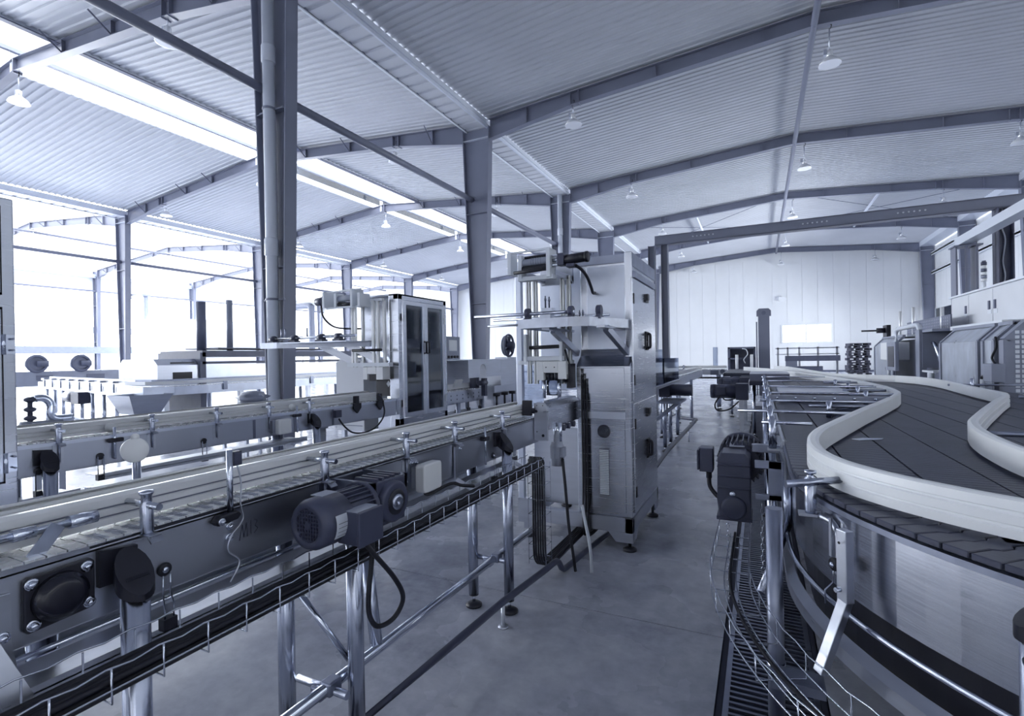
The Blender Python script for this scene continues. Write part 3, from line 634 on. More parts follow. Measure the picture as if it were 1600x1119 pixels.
# drip tray below the chain
C1.part('drip_tray', 'galv', lambda m: (m.box(-1.66, -1.43, .45, 2.95, .782, .786), m.box(-1.435, -1.43, .45, 2.95, .76, .80), m.box(-1.66, -1.655, .45, 2.95, .782, .82), m.box(-1.66, -1.43, .45, .455, .782, .80)))
C1.part('rinse_pipe', 'chrome', lambda m: m.cyl((-1.43, .42, .872), (-1.43, 1.62, .872), .006, 10))
C1.part('tray_rail', 'steel_h', lambda m: m.box(-1.418, -1.412, .42, 2.95, .838, .866))
for yy in (2.20, 2.78): C1.part('tray_strut', 'steel', lambda m: (m.beam((XN+.014, yy-.02, 1.05), (XN+.014, yy-.02, .885), .022, .010, up=(1, 0, 0)), m.beam((XN+.014, yy-.02, .885), (XN+.090, yy+.02, .830), .022, .010, up=(1, 0, 0))))
C1.part('tray_strut', 'steel', lambda m: (m.beam((XN+.014, .44, .93), (XN+.10, .53, .66), .045, .02, up=(1, 0, 0))))
# ---- wire mesh cable tray
CT = T('cable_tray', 'wire mesh cable tray full of black cables hanging along the foreground conveyor', 'cable tray', (-1.25, 1.7, .8), 'wire cable trays')
tx0, tx1, tz0, tz1 = -1.295, -1.185, .812, .890
U = MB(); U.tube([(tx0, 0, tz1), (tx0, 0, tz0), (tx1, 0, tz0), (tx1, 0, tz1-.004)], .0022, 6); ume = U.mesh('cross_wire', 'chrome')
y = .36
while y < 2.82: linked('cross_wire', ume, CT.o, (-CT.loc.x, y-CT.loc.y, -CT.loc.z)); y += .10
def wavy(x, z, a): return [(x, .30+.05*i, z+(a if i % 2 else 0)) for i in range(52)]
for xx, zz, a in ((tx1, tz1-.01, .006), (tx0, tz1, .006), (tx1, tz0+.028, 0), (tx0, tz0+.028, 0), (tx0+.035, tz0, 0), (tx1-.035, tz0, 0)):
    CT.part('long_wire', 'chrome', lambda m: m.tube(wavy(xx, zz, a), .0022, 6))
V_ = [(-1.392, 3.06), (-1.272, 3.06), (-1.272, 3.16), (-1.392, 3.16)]
for (x, y) in V_: CT.part('long_wire', 'chrome', lambda m: m.tube([(x, y, .80), (x, y, .13)], .0024, 6))
for i in range(7): CT.part('ring_wire', 'chrome', lambda m: m.tube([(x, y, .76-i*.10) for x, y in V_], .0024, 6, closed=True))
cb = 0
for i in range(11):
    k, row = (i, 0) if i < 6 else (i-6, 1)
    dx = (k-2.5)*.0168+(.0084 if row else 0); dn = .0095-.019*row          # neighbours run side by side and never cross
    pts = [(-1.24+dx, .28+j*.2, .8385-dn) for j in range(13)]+[(-1.24+dx, 2.82, .8385-dn), (-1.285+dx, 2.94, .8385-dn), (-1.332+dx, 3.04, .832-dn)]
    pts += [(-1.332+dx, 3.085-dn*.75, .812-dn*.75), (-1.332+dx, 3.108-dn, .76), (-1.332+dx, 3.108-dn, .50), (-1.332+dx, 3.108-dn, .22)]
    pts += [(-1.332+dx, 3.125-dn*.8, .145-dn*.6), (-1.332+dx, 3.18, .098-dn), (-1.332+dx, 3.30, .088-dn), (-1.332+dx, 3.7, .085-dn), (-1.332+dx, 4.15, .085-dn)]
    c = part('cable', 'rubber', None, lambda m: m.tube(spline(pts, 3), .0069, 7))
    tag(c, 'black cable bundled in the wire tray of the foreground conveyor', 'cable', 'cables in the foreground tray')
# loop of cable hanging from the motor box
lc = part('cable', 'rubber', None, lambda m: m.tube(spline([(-1.155, 1.262, .9085), (-1.14, 1.28, .87), (-1.12, 1.36, .76), (-1.125, 1.41, .67), (-1.15, 1.39, .605), (-1.17, 1.33, .60), (-1.170, 1.29, .66), (-1.165, 1.285, .74), (-1.165, 1.30, .83), (-1.172, 1.31, .898), (-1.195, 1.31, .912), (-1.22, 1.335, .888)], 6), .0085, 8))
tag(lc, 'single black cable hanging in a loop below the foreground gear motor', 'cable', 'loose cables')
# dark conduit on small stands along the floor
fp = T('floor_conduit', 'dark conduit pipe running along the floor in front of the conveyor', 'pipe', (-1.3, 2.5, 0))
fp.part('pipe', 'motor_paint', lambda m: m.tube([(-1.405, .8, .14), (-1.325, 2.1, .14), (-1.302, 2.50, .14), (-1.245, 3.0, .14), (-1.238, 3.10, .14), (-1.236, 3.16, .135), (-1.235, 3.20, .11), (-1.234, 3.24, .06), (-1.232, 3.28, .035), (-1.228, 3.34, .03), (-1.17, 3.9, .03), (-1.08, 4.6, .03)], .020, 12))
for y, x in ((2.50, -1.302), (1.3, -1.374)): fp.part('stand', 'galv', lambda m: (m.cyl((x, y, 0), (x, y, .122), .011, 10), m.lathe((x, y, 0), (0, 0, 1), [(0, .03), (.006, .03), (.01, .012)], 14)))
# white hose standing by the machine base
hz = part('hose', 'cable_white', None, lambda m: m.tube(spline([(-1.15, 3.45, .44), (-1.12, 3.42, .34), (-1.08, 3.38, .22), (-1.06, 3.36, .11), (-1.055, 3.35, .012)], 6), .011, 10))
tag(hz, 'pale hose bending down to the floor beside the machine base', 'hose')
# ================================================================== SLEEVE LABELLING MACHINE (centre)
M1 = T('labelling_machine', 'tall stainless labelling machine with roller platform and louvred front cabinet', 'machine', (-1.35, 4.4, 0), 'stainless labelling machines')
P_ = M1.part
base = P_('base_frame', 'steel', lambda m: (m.box(-1.80, -.885, 3.86, 3.92, .135, .25), m.box(-.945, -.885, 3.86, 4.93, .135, .25), m.box(-1.80, -1.74, 3.86, 4.93, .135, .25), m.box(-1.80, -.885, 4.87, 4.93, .135, .25),
    m.prism([(-.885, .135), (-1.08, .135), (-1.02, .06), (-.885, .06)], 'y', 3.862, 3.90), m.prism([(-1.80, .135), (-1.62, .135), (-1.68, .06), (-1.80, .06)], 'y', 3.862, 3.90), m.prism([(3.86, .135), (4.06, .135), (4.0, .06), (3.86, .06)], 'x', -.90, -.886), m.prism([(4.93, .135), (4.74, .135), (4.79, .06), (4.93, .06)], 'x', -.90, -.886)), bevel=.003)
for x, y in ((-.915, 3.885), (-.915, 4.80), (-1.76, 3.885), (-1.76, 4.80)):
    P_('foot', 'black', lambda m: (m.lathe((x, y, 0), (0, 0, 1), [(0, .05), (.014, .052), (.026, .03), (.03, .014)], 18), m.cyl((x, y, .02), (x, y, .10), .012, 10)))
P_('lower_cabinet', 'brushed', lambda m: (m.box(-1.32, -.888, 3.875, 4.92, .25, 1.42)), bevel=.006)
P_('front_door', 'brushed', lambda m: m.box(-1.275, -.935, 3.866, 3.876, .285, 1.00), bevel=.003)
P_('front_panel', 'brushed', lambda m: m.box(-1.275, -.935, 3.866, 3.876, 1.065, 1.405), bevel=.003)
P_('front_band', 'bright_plate', lambda m: m.box(-1.275, -.935, 3.868, 3.876, 1.005, 1.060))
P_('front_hood', 'brushed', lambda m: m.prism([(3.872, 1.42), (3.985, 1.50), (4.02, 1.62), (4.02, 1.42)], 'x', -1.318, -.89))
P_('upper_cabinet', 'brushed', lambda m: m.box(-1.318, -.888, 4.0, 4.92, 1.42, 2.30), bevel=.006)
P_('upper_panel', 'bright_plate', lambda m: m.box(-1.26, -.945, 3.992, 4.001, 1.55, 2.215), bevel=.003)
P_('corner_post', 'brushed', lambda m: m.box(-.945, -.886, 3.97, 4.03, 1.42, 2.31), bevel=.004)
P_('top_rim', 'dull_steel', lambda m: (m.box(-1.80, -.886, 3.985, 4.02, 2.235, 2.30), m.box(-.905, -.884, 3.99, 4.93, 2.20, 2.305)))
P_('back_panel', 'bright_plate', lambda m: m.box(-1.80, -1.318, 4.30, 4.33, 1.20, 2.28))
P_('lower_side_panel', 'steel', lambda m: m.box(-1.76, -1.32, 4.02, 4.05, .26, .90))
for x in (-1.815, ): P_('corner_post', 'bright_plate', lambda m: m.box(x-.025, x+.025, 3.85, 3.90, .14, 2.20), bevel=.004)
P_('post_foot_panel', 'steel', lambda m: m.box(-1.84, -1.70, 3.84, 3.90, .12, .32))
# upright guide profiles with slots
for x, y in ((-1.695, 3.80), (-1.635, 3.80), (-1.415, 3.84), (-1.375, 3.88)):
    P_('guide_profile', 'alu_rail', lambda m: (m.box(x-.016, x-.005, y-.015, y+.015, 1.28, 2.15), m.box(x+.005, x+.016, y-.015, y+.015, 1.28, 2.15), m.box(x-.016, x+.016, y+.004, y+.015, 1.28, 2.15)))
# louvres and fan
fan = P_('fan_opening', 'black', lambda m: m.lathe((-1.10, 3.866, .909), (0, -1, 0), [(0, .052), (.003, .052), (.003, 0)], 28))
P_('fan_guard', 'dull_steel', lambda m: ([m.lathe((-1.10, 3.861, .909), (0, -1, 0), [(0, r), (.002, r), (.002, r-.002), (0, r-.002)], 28) for r in (.02, .034, .05)], m.beam((-1.148, 3.861, .885), (-1.052, 3.861, .933), .004, .002, up=(0, 1, 0)), m.beam((-1.124, 3.861, .957), (-1.076, 3.861, .861), .004, .002, up=(0, 1, 0))), fan)
LV = MB(); LV.prism([(0, .004), (-.014, -.003), (-.014, -.006), (0, -.002)], 'x', -.036, .036); lvm = LV.mesh('louvre', 'white_paint')
for i in range(26): linked('louvre', lvm, M1.o, (-1.10-M1.loc.x, 3.866-M1.loc.y, .425+i*.0135))
P_('louvre_backing', 'machine_mid', lambda m: m.box(-1.139, -1.061, 3.863, 3.867, .415, .772))
# side doors with handles and latches
for z0, z1 in ((.275, 1.125), (1.145, 2.10)):
    d = P_('side_door', 'brushed', lambda m: m.box(-.888, -.874, 3.93, 4.86, z0, z1), bevel=.004)
    zc = .70 if z0 < 1 else 1.62
    P_('handle', 'black', lambda m: m.tube(spline([(-.874, 4.44, zc-.055), (-.845, 4.44, zc-.055), (-.842, 4.44, zc), (-.845, 4.44, zc+.055), (-.874, 4.44, zc+.055)], 4), .012, 8), d)
    P_('handle_plate', 'black', lambda m: (m.box(-.874, -.866, 4.395, 4.415, zc-.08, zc+.08), m.box(-.874, -.866, 4.475, 4.495, zc-.08, zc+.08), m.box(-.874, -.866, 4.395, 4.495, zc-.08, zc-.06), m.box(-.874, -.866, 4.395, 4.495, zc+.06, zc+.08)), d)
    for zh in (z0+.16, z1-.16): P_('hinge', 'black', lambda m: m.box(-.877, -.868, 3.945, 3.97, zh-.04, zh+.04), d)
    P_('latch', 'black', lambda m: (m.box(-.877, -.85, 4.40, 4.47, z1-.13, z1-.08), m.box(-.877, -.86, 4.38, 4.49, z1-.15, z1-.13)), d)
P_('side_rail', 'dull_steel', lambda m: m.box(-.889, -.870, 3.99, 4.86, 2.11, 2.16))
# platform with brackets
pl = P_('platform', 'galv', lambda m: (m.prism([(-1.60, 3.40), (-1.20, 3.36), (-1.06, 3.40), (-.905, 3.88), (-.905, 4.0), (-1.60, 4.0)], 'z', 1.757, 1.763), m.sweep([(-1.60, 4.0, 0), (-1.60, 3.40, 0), (-1.20, 3.36, 0), (-1.06, 3.40, 0), (-.905, 3.88, 0), (-.905, 4.0, 0)], [(-.004, 1.708), (.004, 1.708), (.004, 1.775), (-.004, 1.775)])))
for x in (-1.345, -.935):
    P_('bracket', 'steel', lambda m: (m.beam((x, 3.98, 1.52), (x-.06, 3.60, 1.70), .04, .05), m.box(x-.08, x-.02, 3.42, 3.98, 1.695, 1.712)))
# rods and pillow blocks on the platform
for z, y, x0 in ((1.822, 3.50, -2.03), (1.805, 3.72, -1.98)):
    P_('shaft', 'chrome', lambda m: m.cyl((x0, y, z), (-1.20 if y < 3.6 else -1.0, y, z), .013 if y < 3.6 else .010, 14), pl)
for x, y in ((-1.568, 3.50), (-1.225, 3.50), (-1.03, 3.55)):
    b = P_('pillow_block', 'motor_paint', lambda m: (m.lathe((x-.018, y, 1.825), (1, 0, 0), [(0, .036), (.004, .040), (.032, .040), (.036, .036)], 20), m.box(x-.018, x+.018, y-.05, y+.05, 1.764, 1.785), m.box(x-.016, x+.016, y-.03, y+.03, 1.78, 1.82)), pl)
P_('slide_block', 'galv', lambda m: (m.box(-1.46, -1.37, 3.46, 3.54, 1.764, 1.81), m.box(-1.45, -1.36, 3.47, 3.53, 1.83, 1.858)), pl, bevel=.003)
for x, y, h in ((-1.425, 3.50, 1.0), (-1.395, 3.50, .92), (-1.20, 3.62, .8), (-1.175, 3.62, .8)):
    P_('adjusting_screw', 'dull_steel', lambda m: m.lathe((x, y, 1.855 if h > .9 else 1.765), (0, 0, 1), [(0, .006), (.06*h, .006), (.06*h, .010), (.075*h, .010), (.075*h, .005), (.095*h, .005), (.095*h, 0)], 8), pl)
P_('spool_rod', 'galv', lambda m: m.cyl((-1.98, 3.62, 1.752), (-1.60, 3.62, 1.752), .009, 10), pl)
# film unwinder on top with black motor
un = P_('unwinder_frame', 'white_paint', lambda m: (m.box(-1.735, -1.705, 3.50, 3.62, 2.13, 2.305), m.box(-1.66, -1.63, 3.53, 3.65, 2.10, 2.28), m.box(-1.415, -1.385, 3.50, 3.64, 2.09, 2.31), m.beam((-1.72, 3.52, 2.297), (-1.40, 3.52, 2.304), .016, .016), m.beam((-1.66, 3.55, 2.105), (-1.38, 3.55, 2.105), .016, .02), m.box(-1.66, -1.37, 3.52, 3.60, 2.080, 2.092)), bevel=.002)
P_('film_roller', 'motor_light', lambda m: m.cyl((-1.63, 3.57, 2.222), (-1.415, 3.57, 2.228), .029, 18), un)
P_('roller_rings', 'machine_grey', lambda m: [m.cyl((x, 3.57, 2.226), (x+.006, 3.57, 2.226), .031, 18) for x in (-1.56, -1.54, -1.52, -1.50, -1.48)], un)
P_('rubber_roller', 'rubber', lambda m: m.cyl((-1.63, 3.56, 2.170), (-1.415, 3.56, 2.176), .026, 16), un)
P_('rubber_roller', 'rubber', lambda m: m.cyl((-1.67, 3.48, 2.137), (-1.44, 3.48, 2.146), .013, 14), un)
P_('rubber_roller', 'rubber', lambda m: m.cyl((-1.63, 3.60, 2.268), (-1.415, 3.60, 2.272), .012, 14), un)
P_('unwinder_arm', 'steel', lambda m: (m.box(-1.66, -1.62, 3.60, 4.02, 2.12, 2.16), m.box(-1.42, -1.38, 3.60, 4.02, 2.12, 2.16), m.box(-1.66, -1.38, 3.98, 4.02, 2.10, 2.26)), un)
um = P_('unwinder_motor', 'black', lambda m: (m.cyl((-1.295, 3.56, 2.214), (-1.13, 3.56, 2.222), .036, 22), m.lathe((-1.13, 3.56, 2.222), (1, 0, 0), [(0, .036), (.002, .040), (.02, .040), (.024, .036), (.024, 0)], 22)))
P_('motor_gearbox', 'motor_paint', lambda m: m.box(-1.335, -1.285, 3.52, 3.60, 2.172, 2.262), um, bevel=.003)
P_('motor_coupling', 'chrome', lambda m: (m.cyl((-1.39, 3.56, 2.22), (-1.33, 3.56, 2.22), .012, 12), m.box(-1.39, -1.33, 3.53, 3.59, 2.176, 2.184), m.box(-1.39, -1.33, 3.53, 3.59, 2.250, 2.256)), um)
P_('motor_junction', 'motor_paint', lambda m: m.box(-1.27, -1.205, 3.53, 3.60, 2.155, 2.182), um, bevel=.004)
P_('cable_hose', 'rubber', lambda m: m.tube(spline([(-1.21, 3.56, 2.168), (-1.175, 3.60, 2.14), (-1.155, 3.68, 2.09), (-1.158, 3.78, 2.03), (-1.18, 3.90, 2.00), (-1.195, 3.995, 2.01)], 6), .012, 10), um)
# lower roller carrier, white cutter head, feed drums
lf = P_('roller_carrier', 'white_paint', lambda m: (m.box(-1.71, -1.685, 3.72, 3.78, 1.46, 1.68), m.box(-1.405, -1.38, 3.72, 3.78, 1.46, 1.68), m.box(-1.72, -1.37, 3.73, 3.77, 1.468, 1.502), m.box(-1.80, -1.33, 3.80, 3.86, 1.435, 1.468)), bevel=.003)
P_('rubber_roller', 'rubber', lambda m: m.cyl((-1.67, 3.75, 1.572), (-1.42, 3.75, 1.578), .015, 14), lf)
ch = P_('cutter_head', 'white_plastic', lambda m: (m.box(-1.592, -1.532, 3.70, 3.82, 1.312, 1.462), m.box(-1.412, -1.342, 3.70, 3.82, 1.322, 1.462), m.box(-1.532, -1.412, 3.70, 3.82, 1.372, 1.462)), bevel=.004)
for x in (-1.51, -1.44): P_('head_screw', 'ink', lambda m: m.cyl((x, 3.701, 1.415), (x, 3.697, 1.415), .005, 10), ch)
P_('cutter_rolls', 'black', lambda m: [m.cyl((x, 3.74, 1.31), (x, 3.74, 1.375), .018, 14) for x in (-1.51, -1.475, -1.435)], ch)
P_('feed_drum', 'acrylic', lambda m: m.cyl((-1.49, 3.80, 1.19), (-1.49, 3.80, 1.33), .055, 24), ch)
P_('feed_drum', 'chrome', lambda m: (m.cyl((-1.545, 3.74, 1.17), (-1.545, 3.74, 1.32), .014, 14), m.cyl((-1.425, 3.76, 1.17), (-1.425, 3.76, 1.32), .016, 14)), ch)
P_('drive_block', 'black', lambda m: (m.box(-1.355, -1.322, 3.74, 3.86, 1.25, 1.44), m.cyl((-1.36, 3.72, 1.30), (-1.36, 3.72, 1.36), .02, 14), m.tube(spline([(-1.34, 3.76, 1.44), (-1.35, 3.74, 1.50), (-1.37, 3.76, 1.55)], 5), .008, 8)), ch)
P_('acrylic_guard', 'acrylic', lambda m: m.box(-1.775, -1.60, 3.86, 3.868, 1.08, 1.43))
# side belt station over the conveyor
bs = P_('belt_station', 'steel', lambda m: m.prism([(-1.402, .925), (-1.302, .925), (-1.302, 1.150), (-1.330, 1.186), (-1.402, 1.180)], 'y', 3.20, 3.215), bevel=.003)
P_('belt_cover', 'brushed', lambda m: m.prism([(-1.396, 1.00), (-1.296, 1.00), (-1.296, 1.148), (-1.326, 1.184), (-1.396, 1.184)], 'y', 3.215, 3.86), bs, bevel=.004)
for x, z in ((-1.383, 1.125), (-1.335, 1.165), (-1.378, 1.165), (-1.335, .96), (-1.38, .985)): P_('plate_hole', 'black', lambda m: m.cyl((x, 3.201, z), (x, 3.197, z), .010 if z == 1.125 or z == .96 else .004, 12), bs)
P_('rail_end_clamp', 'black', lambda m: (m.box(-1.478, -1.408, 3.17, 3.195, 1.095, 1.20), m.cyl((-1.41, 3.185, 1.13), (-1.39, 3.185, 1.13), .02, 12)), bs, bevel=.004)
for y in (3.45, 3.56, 3.67): P_('belt_pulley', 'motor_paint', lambda m: m.cyl((-1.30, y, .985), (-1.27, y, .985), .022, 14), bs)
# small pale vertical motor under the belt station
sm = P_('vertical_motor', 'motor_light', lambda m: (m.lathe((-1.285, 3.33, .735), (0, 0, 1), [(0, .040), (.045, .042), (.05, .048), (.14, .048), (.145, .043), (.165, .040), (.165, .018), (.245, .016)], 22), [m.beam((-1.285+.047*math.cos(a), 3.33+.047*math.sin(a), .79), (-1.285+.047*math.cos(a), 3.33+.047*math.sin(a), .87), .012, .004, up=(math.cos(a), math.sin(a), 0)) for a in [2*PI*i/18 for i in range(18)]]), label='pale finned vertical motor')
P_('terminal_box', 'motor_light', lambda m: m.box(-1.25, -1.225, 3.29, 3.35, .80, .87), sm, bevel=.004)
P_('motor_stand', 'chrome', lambda m: (m.cyl((-1.275, 3.36, .90), (-1.275, 3.36, 1.03), .016, 12), m.cyl((-1.30, 3.33, .90), (-1.30, 3.33, 1.03), .010, 12)), sm)
P_('motor_cable', 'rubber', lambda m: m.tube(spline([(-1.235, 3.30, .797), (-1.225, 3.29, .72), (-1.21, 3.28, .60), (-1.195, 3.29, .35), (-1.175, 3.31, .15), (-1.165, 3.33, .013)], 6), .011, 8), sm)
for i in range(6):
    k, row = i % 3, i//3; x = -1.268+.019*k+.006*row; yy = 3.846-.019*row; zb = .098-.019*row
    o = part('cable', 'rubber', None, lambda m: m.tube(spline([(x, yy, 1.40-.04*i), (x, yy, .9), (x, yy, .5), (x, yy-.012, .32), (x, yy-.012, .20), (x, yy+.008, zb+.02), (x, yy+.05, zb), (x, 4.0, zb-.01), (x, 4.2, zb-.012)], 5), .0078, 7))
    tag(o, ('left', 'middle', 'right')[k]+(' rear' if row == 0 else ' front')+' black cable hanging down the corner of the labelling machine cabinet', 'cable', 'cables beside the labelling machine')
# ================================================================== SECOND LABELLING MACHINE (left of centre, glazed doors)
M2 = T('labelling_machine', 'stainless labelling machine with two tall tinted glass doors', 'machine', (-3.9, 4.8, 0), 'stainless labelling machines')
P2 = M2.part
P2('cabinet', 'brushed', lambda m: (m.box(-3.58, -3.455, 4.33, 4.40, .12, 2.20), m.box(-3.52, -3.455, 4.33, 5.25, .12, .86), m.box(-3.52, -3.455, 4.33, 5.25, 2.14, 2.20), m.box(-3.52, -3.455, 5.19, 5.25, .12, 2.20), m.box(-4.05, -3.46, 5.22, 5.25, 1.55, 2.2), m.box(-4.05, -3.455, 4.33, 5.25, 2.18, 2.2)), bevel=.003)
P2('front_panel', 'brushed', lambda m: (m.box(-4.02, -3.58, 4.42, 4.45, 1.46, 2.19)), bevel=.003)
P2('lower_cabinet', 'steel', lambda m: m.box(-4.0, -3.54, 4.62, 5.2, .15, .88))
for y0, y1 in ((4.40, 4.785), (4.795, 5.185)):
    d = P2('glass_door', 'steel', lambda m: (m.box(-3.456, -3.436, y0, y0+.045, .87, 2.13), m.box(-3.456, -3.436, y1-.045, y1, .87, 2.13), m.box(-3.456, -3.436, y0+.045, y1-.045, .87, .915), m.box(-3.456, -3.436, y0+.045, y1-.045, 2.085, 2.13)), bevel=.003)
    P2('pane', 'door_glass', lambda m: m.box(-3.449, -3.444, y0+.045, y1-.045, .915, 2.085), d)
    for z in (1.02, 1.95): P2('hinge', 'white_paint', lambda m: m.box(-3.437, -3.428, (y0-.02 if y0 < 4.5 else y1-.02), (y0+.02 if y0 < 4.5 else y1+.02), z-.04, z+.04), d)
    P2('handle', 'black', lambda m: m.tube([(-3.436, (y1-.02 if y0 < 4.5 else y0+.02), 1.56), (-3.405, (y1-.02 if y0 < 4.5 else y0+.02), 1.565), (-3.405, (y1-.02 if y0 < 4.5 else y0+.02), 1.685), (-3.436, (y1-.02 if y0 < 4.5 else y0+.02), 1.69)], .012, 8), d)
P2('inner_shelf', 'machine_grey', lambda m: (m.box(-4.0, -3.52, 4.45, 5.19, 1.40, 1.43), m.cyl((-3.7, 4.6, .95), (-3.7, 4.6, 1.3), .05, 12), m.box(-3.8, -3.6, 4.8, 5.0, 1.0, 1.25), m.cyl((-3.72, 4.95, 1.25), (-3.72, 4.95, 1.4), .04, 12)))
for x, y in ((-4.01, 4.24), (-3.97, 4.24), (-3.90, 4.28), (-3.70, 4.22), (-3.655, 4.24), (-3.60, 4.28)):
    P2('guide_profile', 'alu_rail', lambda m: m.box(x-.014, x+.014, y-.014, y+.014, 1.42, 2.13))
P2('roller_carrier', 'white_paint', lambda m: m.box(-4.06, -3.48, 4.20, 4.26, 1.425, 1.465)); P2('top_carrier', 'white_paint', lambda m: m.box(-4.03, -3.58, 4.22, 4.26, 2.12, 2.15))
P2('rubber_roller', 'rubber', lambda m: m.cyl((-3.98, 4.20, 1.60), (-3.58, 4.20, 1.60), .015, 12))
ch = P2('cutter_head', 'white_plastic', lambda m: (m.box(-3.82, -3.76, 4.18, 4.30, 1.285, 1.42), m.box(-3.64, -3.55, 4.18, 4.30, 1.285, 1.42), m.box(-3.76, -3.64, 4.18, 4.30, 1.345, 1.42)), bevel=.004)
P2('cutter_block', 'black', lambda m: (m.box(-3.78, -3.47, 4.34, 4.36, 1.10, 1.36), m.box(-3.75, -3.65, 4.2, 4.3, 1.27, 1.34)), ch)
P2('warning_tag', 'white_paint', lambda m: m.prism([(-3.60, 1.20), (-3.575, 1.235), (-3.60, 1.27), (-3.625, 1.235)], 'y', 4.325, 4.33), ch)
un = P2('unwinder_frame', 'white_paint', lambda m: (m.box(-4.26, -4.23, 4.05, 4.20, 2.07, 2.24), m.box(-4.12, -4.09, 4.08, 4.20, 2.07, 2.22), m.box(-3.86, -3.83, 4.05, 4.22, 2.06, 2.25), m.beam((-4.25, 4.10, 2.235), (-3.75, 4.10, 2.245), .018, .018), m.beam((-4.25, 4.10, 2.065), (-3.74, 4.10, 2.065), .018, .02), m.box(-3.77, -3.74, 4.06, 4.22, 2.06, 2.20)), bevel=.002)
P2('film_roller', 'motor_light', lambda m: m.cyl((-4.10, 4.13, 2.16), (-3.85, 4.13, 2.165), .035, 16), un)
P2('rubber_roller', 'rubber', lambda m: m.cyl((-4.10, 4.12, 2.10), (-3.85, 4.12, 2.10), .022, 12), un)
P2('unwinder_motor', 'motor_paint', lambda m: (m.cyl((-4.42, 4.13, 2.15), (-4.30, 4.13, 2.155), .045, 16), m.box(-4.31, -4.25, 4.09, 4.17, 2.11, 2.20)), un)
P2('cable_hose', 'rubber', lambda m: m.tube(spline([(-4.36, 4.13, 2.11), (-4.34, 4.14, 1.98), (-4.25, 4.18, 1.88), (-4.1, 4.2, 1.845), (-3.9, 4.3, 1.84)], 6), .010, 8), un)
pl = P2('platform', 'galv', lambda m: (m.box(-5.07, -3.80, 3.92, 4.32, 1.69, 1.70), m.box(-5.07, -4.80, 3.905, 3.92, 1.64, 1.705), m.prism([(-4.80, 3.905), (-4.78, 3.92), (-3.80, 4.30), (-3.80, 4.27)], 'z', 1.64, 1.705)))
for x in (-4.30, -3.90): P2('bracket', 'steel', lambda m: m.beam((x+.25, 4.36, 1.45), (x-.15, 4.22, 1.66), .05, .07), pl)
for x in (-5.0, -4.66, -4.25, -4.0): P2('pillow_block', 'motor_paint', lambda m: (m.cyl((x-.03, 4.02, 1.745), (x+.03, 4.02, 1.745), .04, 16), m.box(x-.05, x+.05, 3.98, 4.06, 1.70, 1.725)), pl)
P2('shaft', 'chrome', lambda m: m.cyl((-5.02, 4.02, 1.75), (-3.76, 4.02, 1.755), .014, 12), pl)
for x in (-4.86, -4.80, -4.46): P2('adjusting_screw', 'dull_steel', lambda m: m.cyl((x, 4.02, 1.76), (x, 4.02, 1.86), .009, 8), pl)
for x, y in ((-3.50, 4.38), (-3.50, 5.2), (-4.0, 4.7), (-4.0, 5.2)): P2('foot', 'black', lambda m: (m.lathe((x, y, 0), (0, 0, 1), [(0, .05), (.02, .04), (.03, .012)], 14), m.cyl((x, y, .02), (x, y, .16), .012, 8)))
# ================================================================== SECOND CONVEYOR
C2 = T('chain_conveyor', 'second chain conveyor leading into the machine with glass doors', 'conveyor', (-3.6, 2.2, 0), 'bottle conveyors')
XN2, XF2 = -3.50, -3.72; c20, c21 = -.3, 4.32
P3 = C2.part
P3('side_plate', 'steel_h', lambda m: (m.box(XN2-.004, XN2, c20, c21, .905, 1.055), m.box(XN2-.018, XN2, c20, c21, .903, .908)))
P3('side_plate', 'steel_h', lambda m: m.box(XF2, XF2+.004, c20, c21, .905, 1.055))
P3('rim_strip', 'bright_plate', lambda m: (m.box(XN2-.02, XN2+.006, c20, c21, 1.055, 1.074)))
for y in (1.80, 2.62, 3.42): P3('plate_joint', 'machine_mid', lambda m: m.box(XN2, XN2+.002, y, y+.022, .91, 1.05))
def belt2(m):
    y = c20
    while y < c21-.04: m.box(XF2+.02, XN2-.02, y+.002, y+.036, 1.068, 1.080); y += .038
P3('chain', 'plate_steel', belt2)['kind'] = 'stuff'
P3('guide_rail', 'alu_rail', lambda m: m.sweep([(-3.585, 4.10, 0), (-3.585, c20, 0)], rail_prof(.03, 1.086, 1.160)))
P3('guide_rail', 'alu_rail', lambda m: m.sweep([(-3.68, c20, 0), (-3.68, 4.10, 0)], rail_prof(.03, 1.086, 1.162)))
P3('rail_cap', 'alu_rail', lambda m: m.tube([(-3.68, c20, 1.164), (-3.68, 4.1, 1.164)], .012, 10))
for yy in (1.42, 1.90, 2.33, 2.76, 3.16): clamp(C2, XN2+.006, yy, 1.062, 1, -3.572, 1.135, drop=.10)
for yy in (3.73, 4.06): P3('wedge_bracket', 'black', lambda m: (m.prism([(yy-.05, 1.08), (yy+.05, 1.08), (yy+.05, 1.035), (yy, .985), (yy-.05, 1.035)], 'x', XN2, XN2+.02), m.box(XN2-.02, XN2+.02, yy-.02, yy+.02, 1.08, 1.15)))
for yy in (1.36, 3.19): round_leg(C2, -3.445, yy, .935, .032); leg_head(C2, -3.445, yy, 1.045, 1)
for yy in (1.30, 3.02, 2.98): round_leg(C2, -3.70, yy, .92, .032)
jb = P3('junction_box', 'white_plastic', lambda m: m.box(XN2+.03, XN2+.085, 2.79, 2.91, .915, 1.035), bevel=.012)
P3('box_base', 'machine_grey', lambda m: m.box(XN2, XN2+.03, 2.77, 2.88, .93, 1.025), jb)
P3('junction_box', 'motor_paint', lambda m: m.box(XN2, XN2+.04, 3.43, 3.50, .975, 1.04))
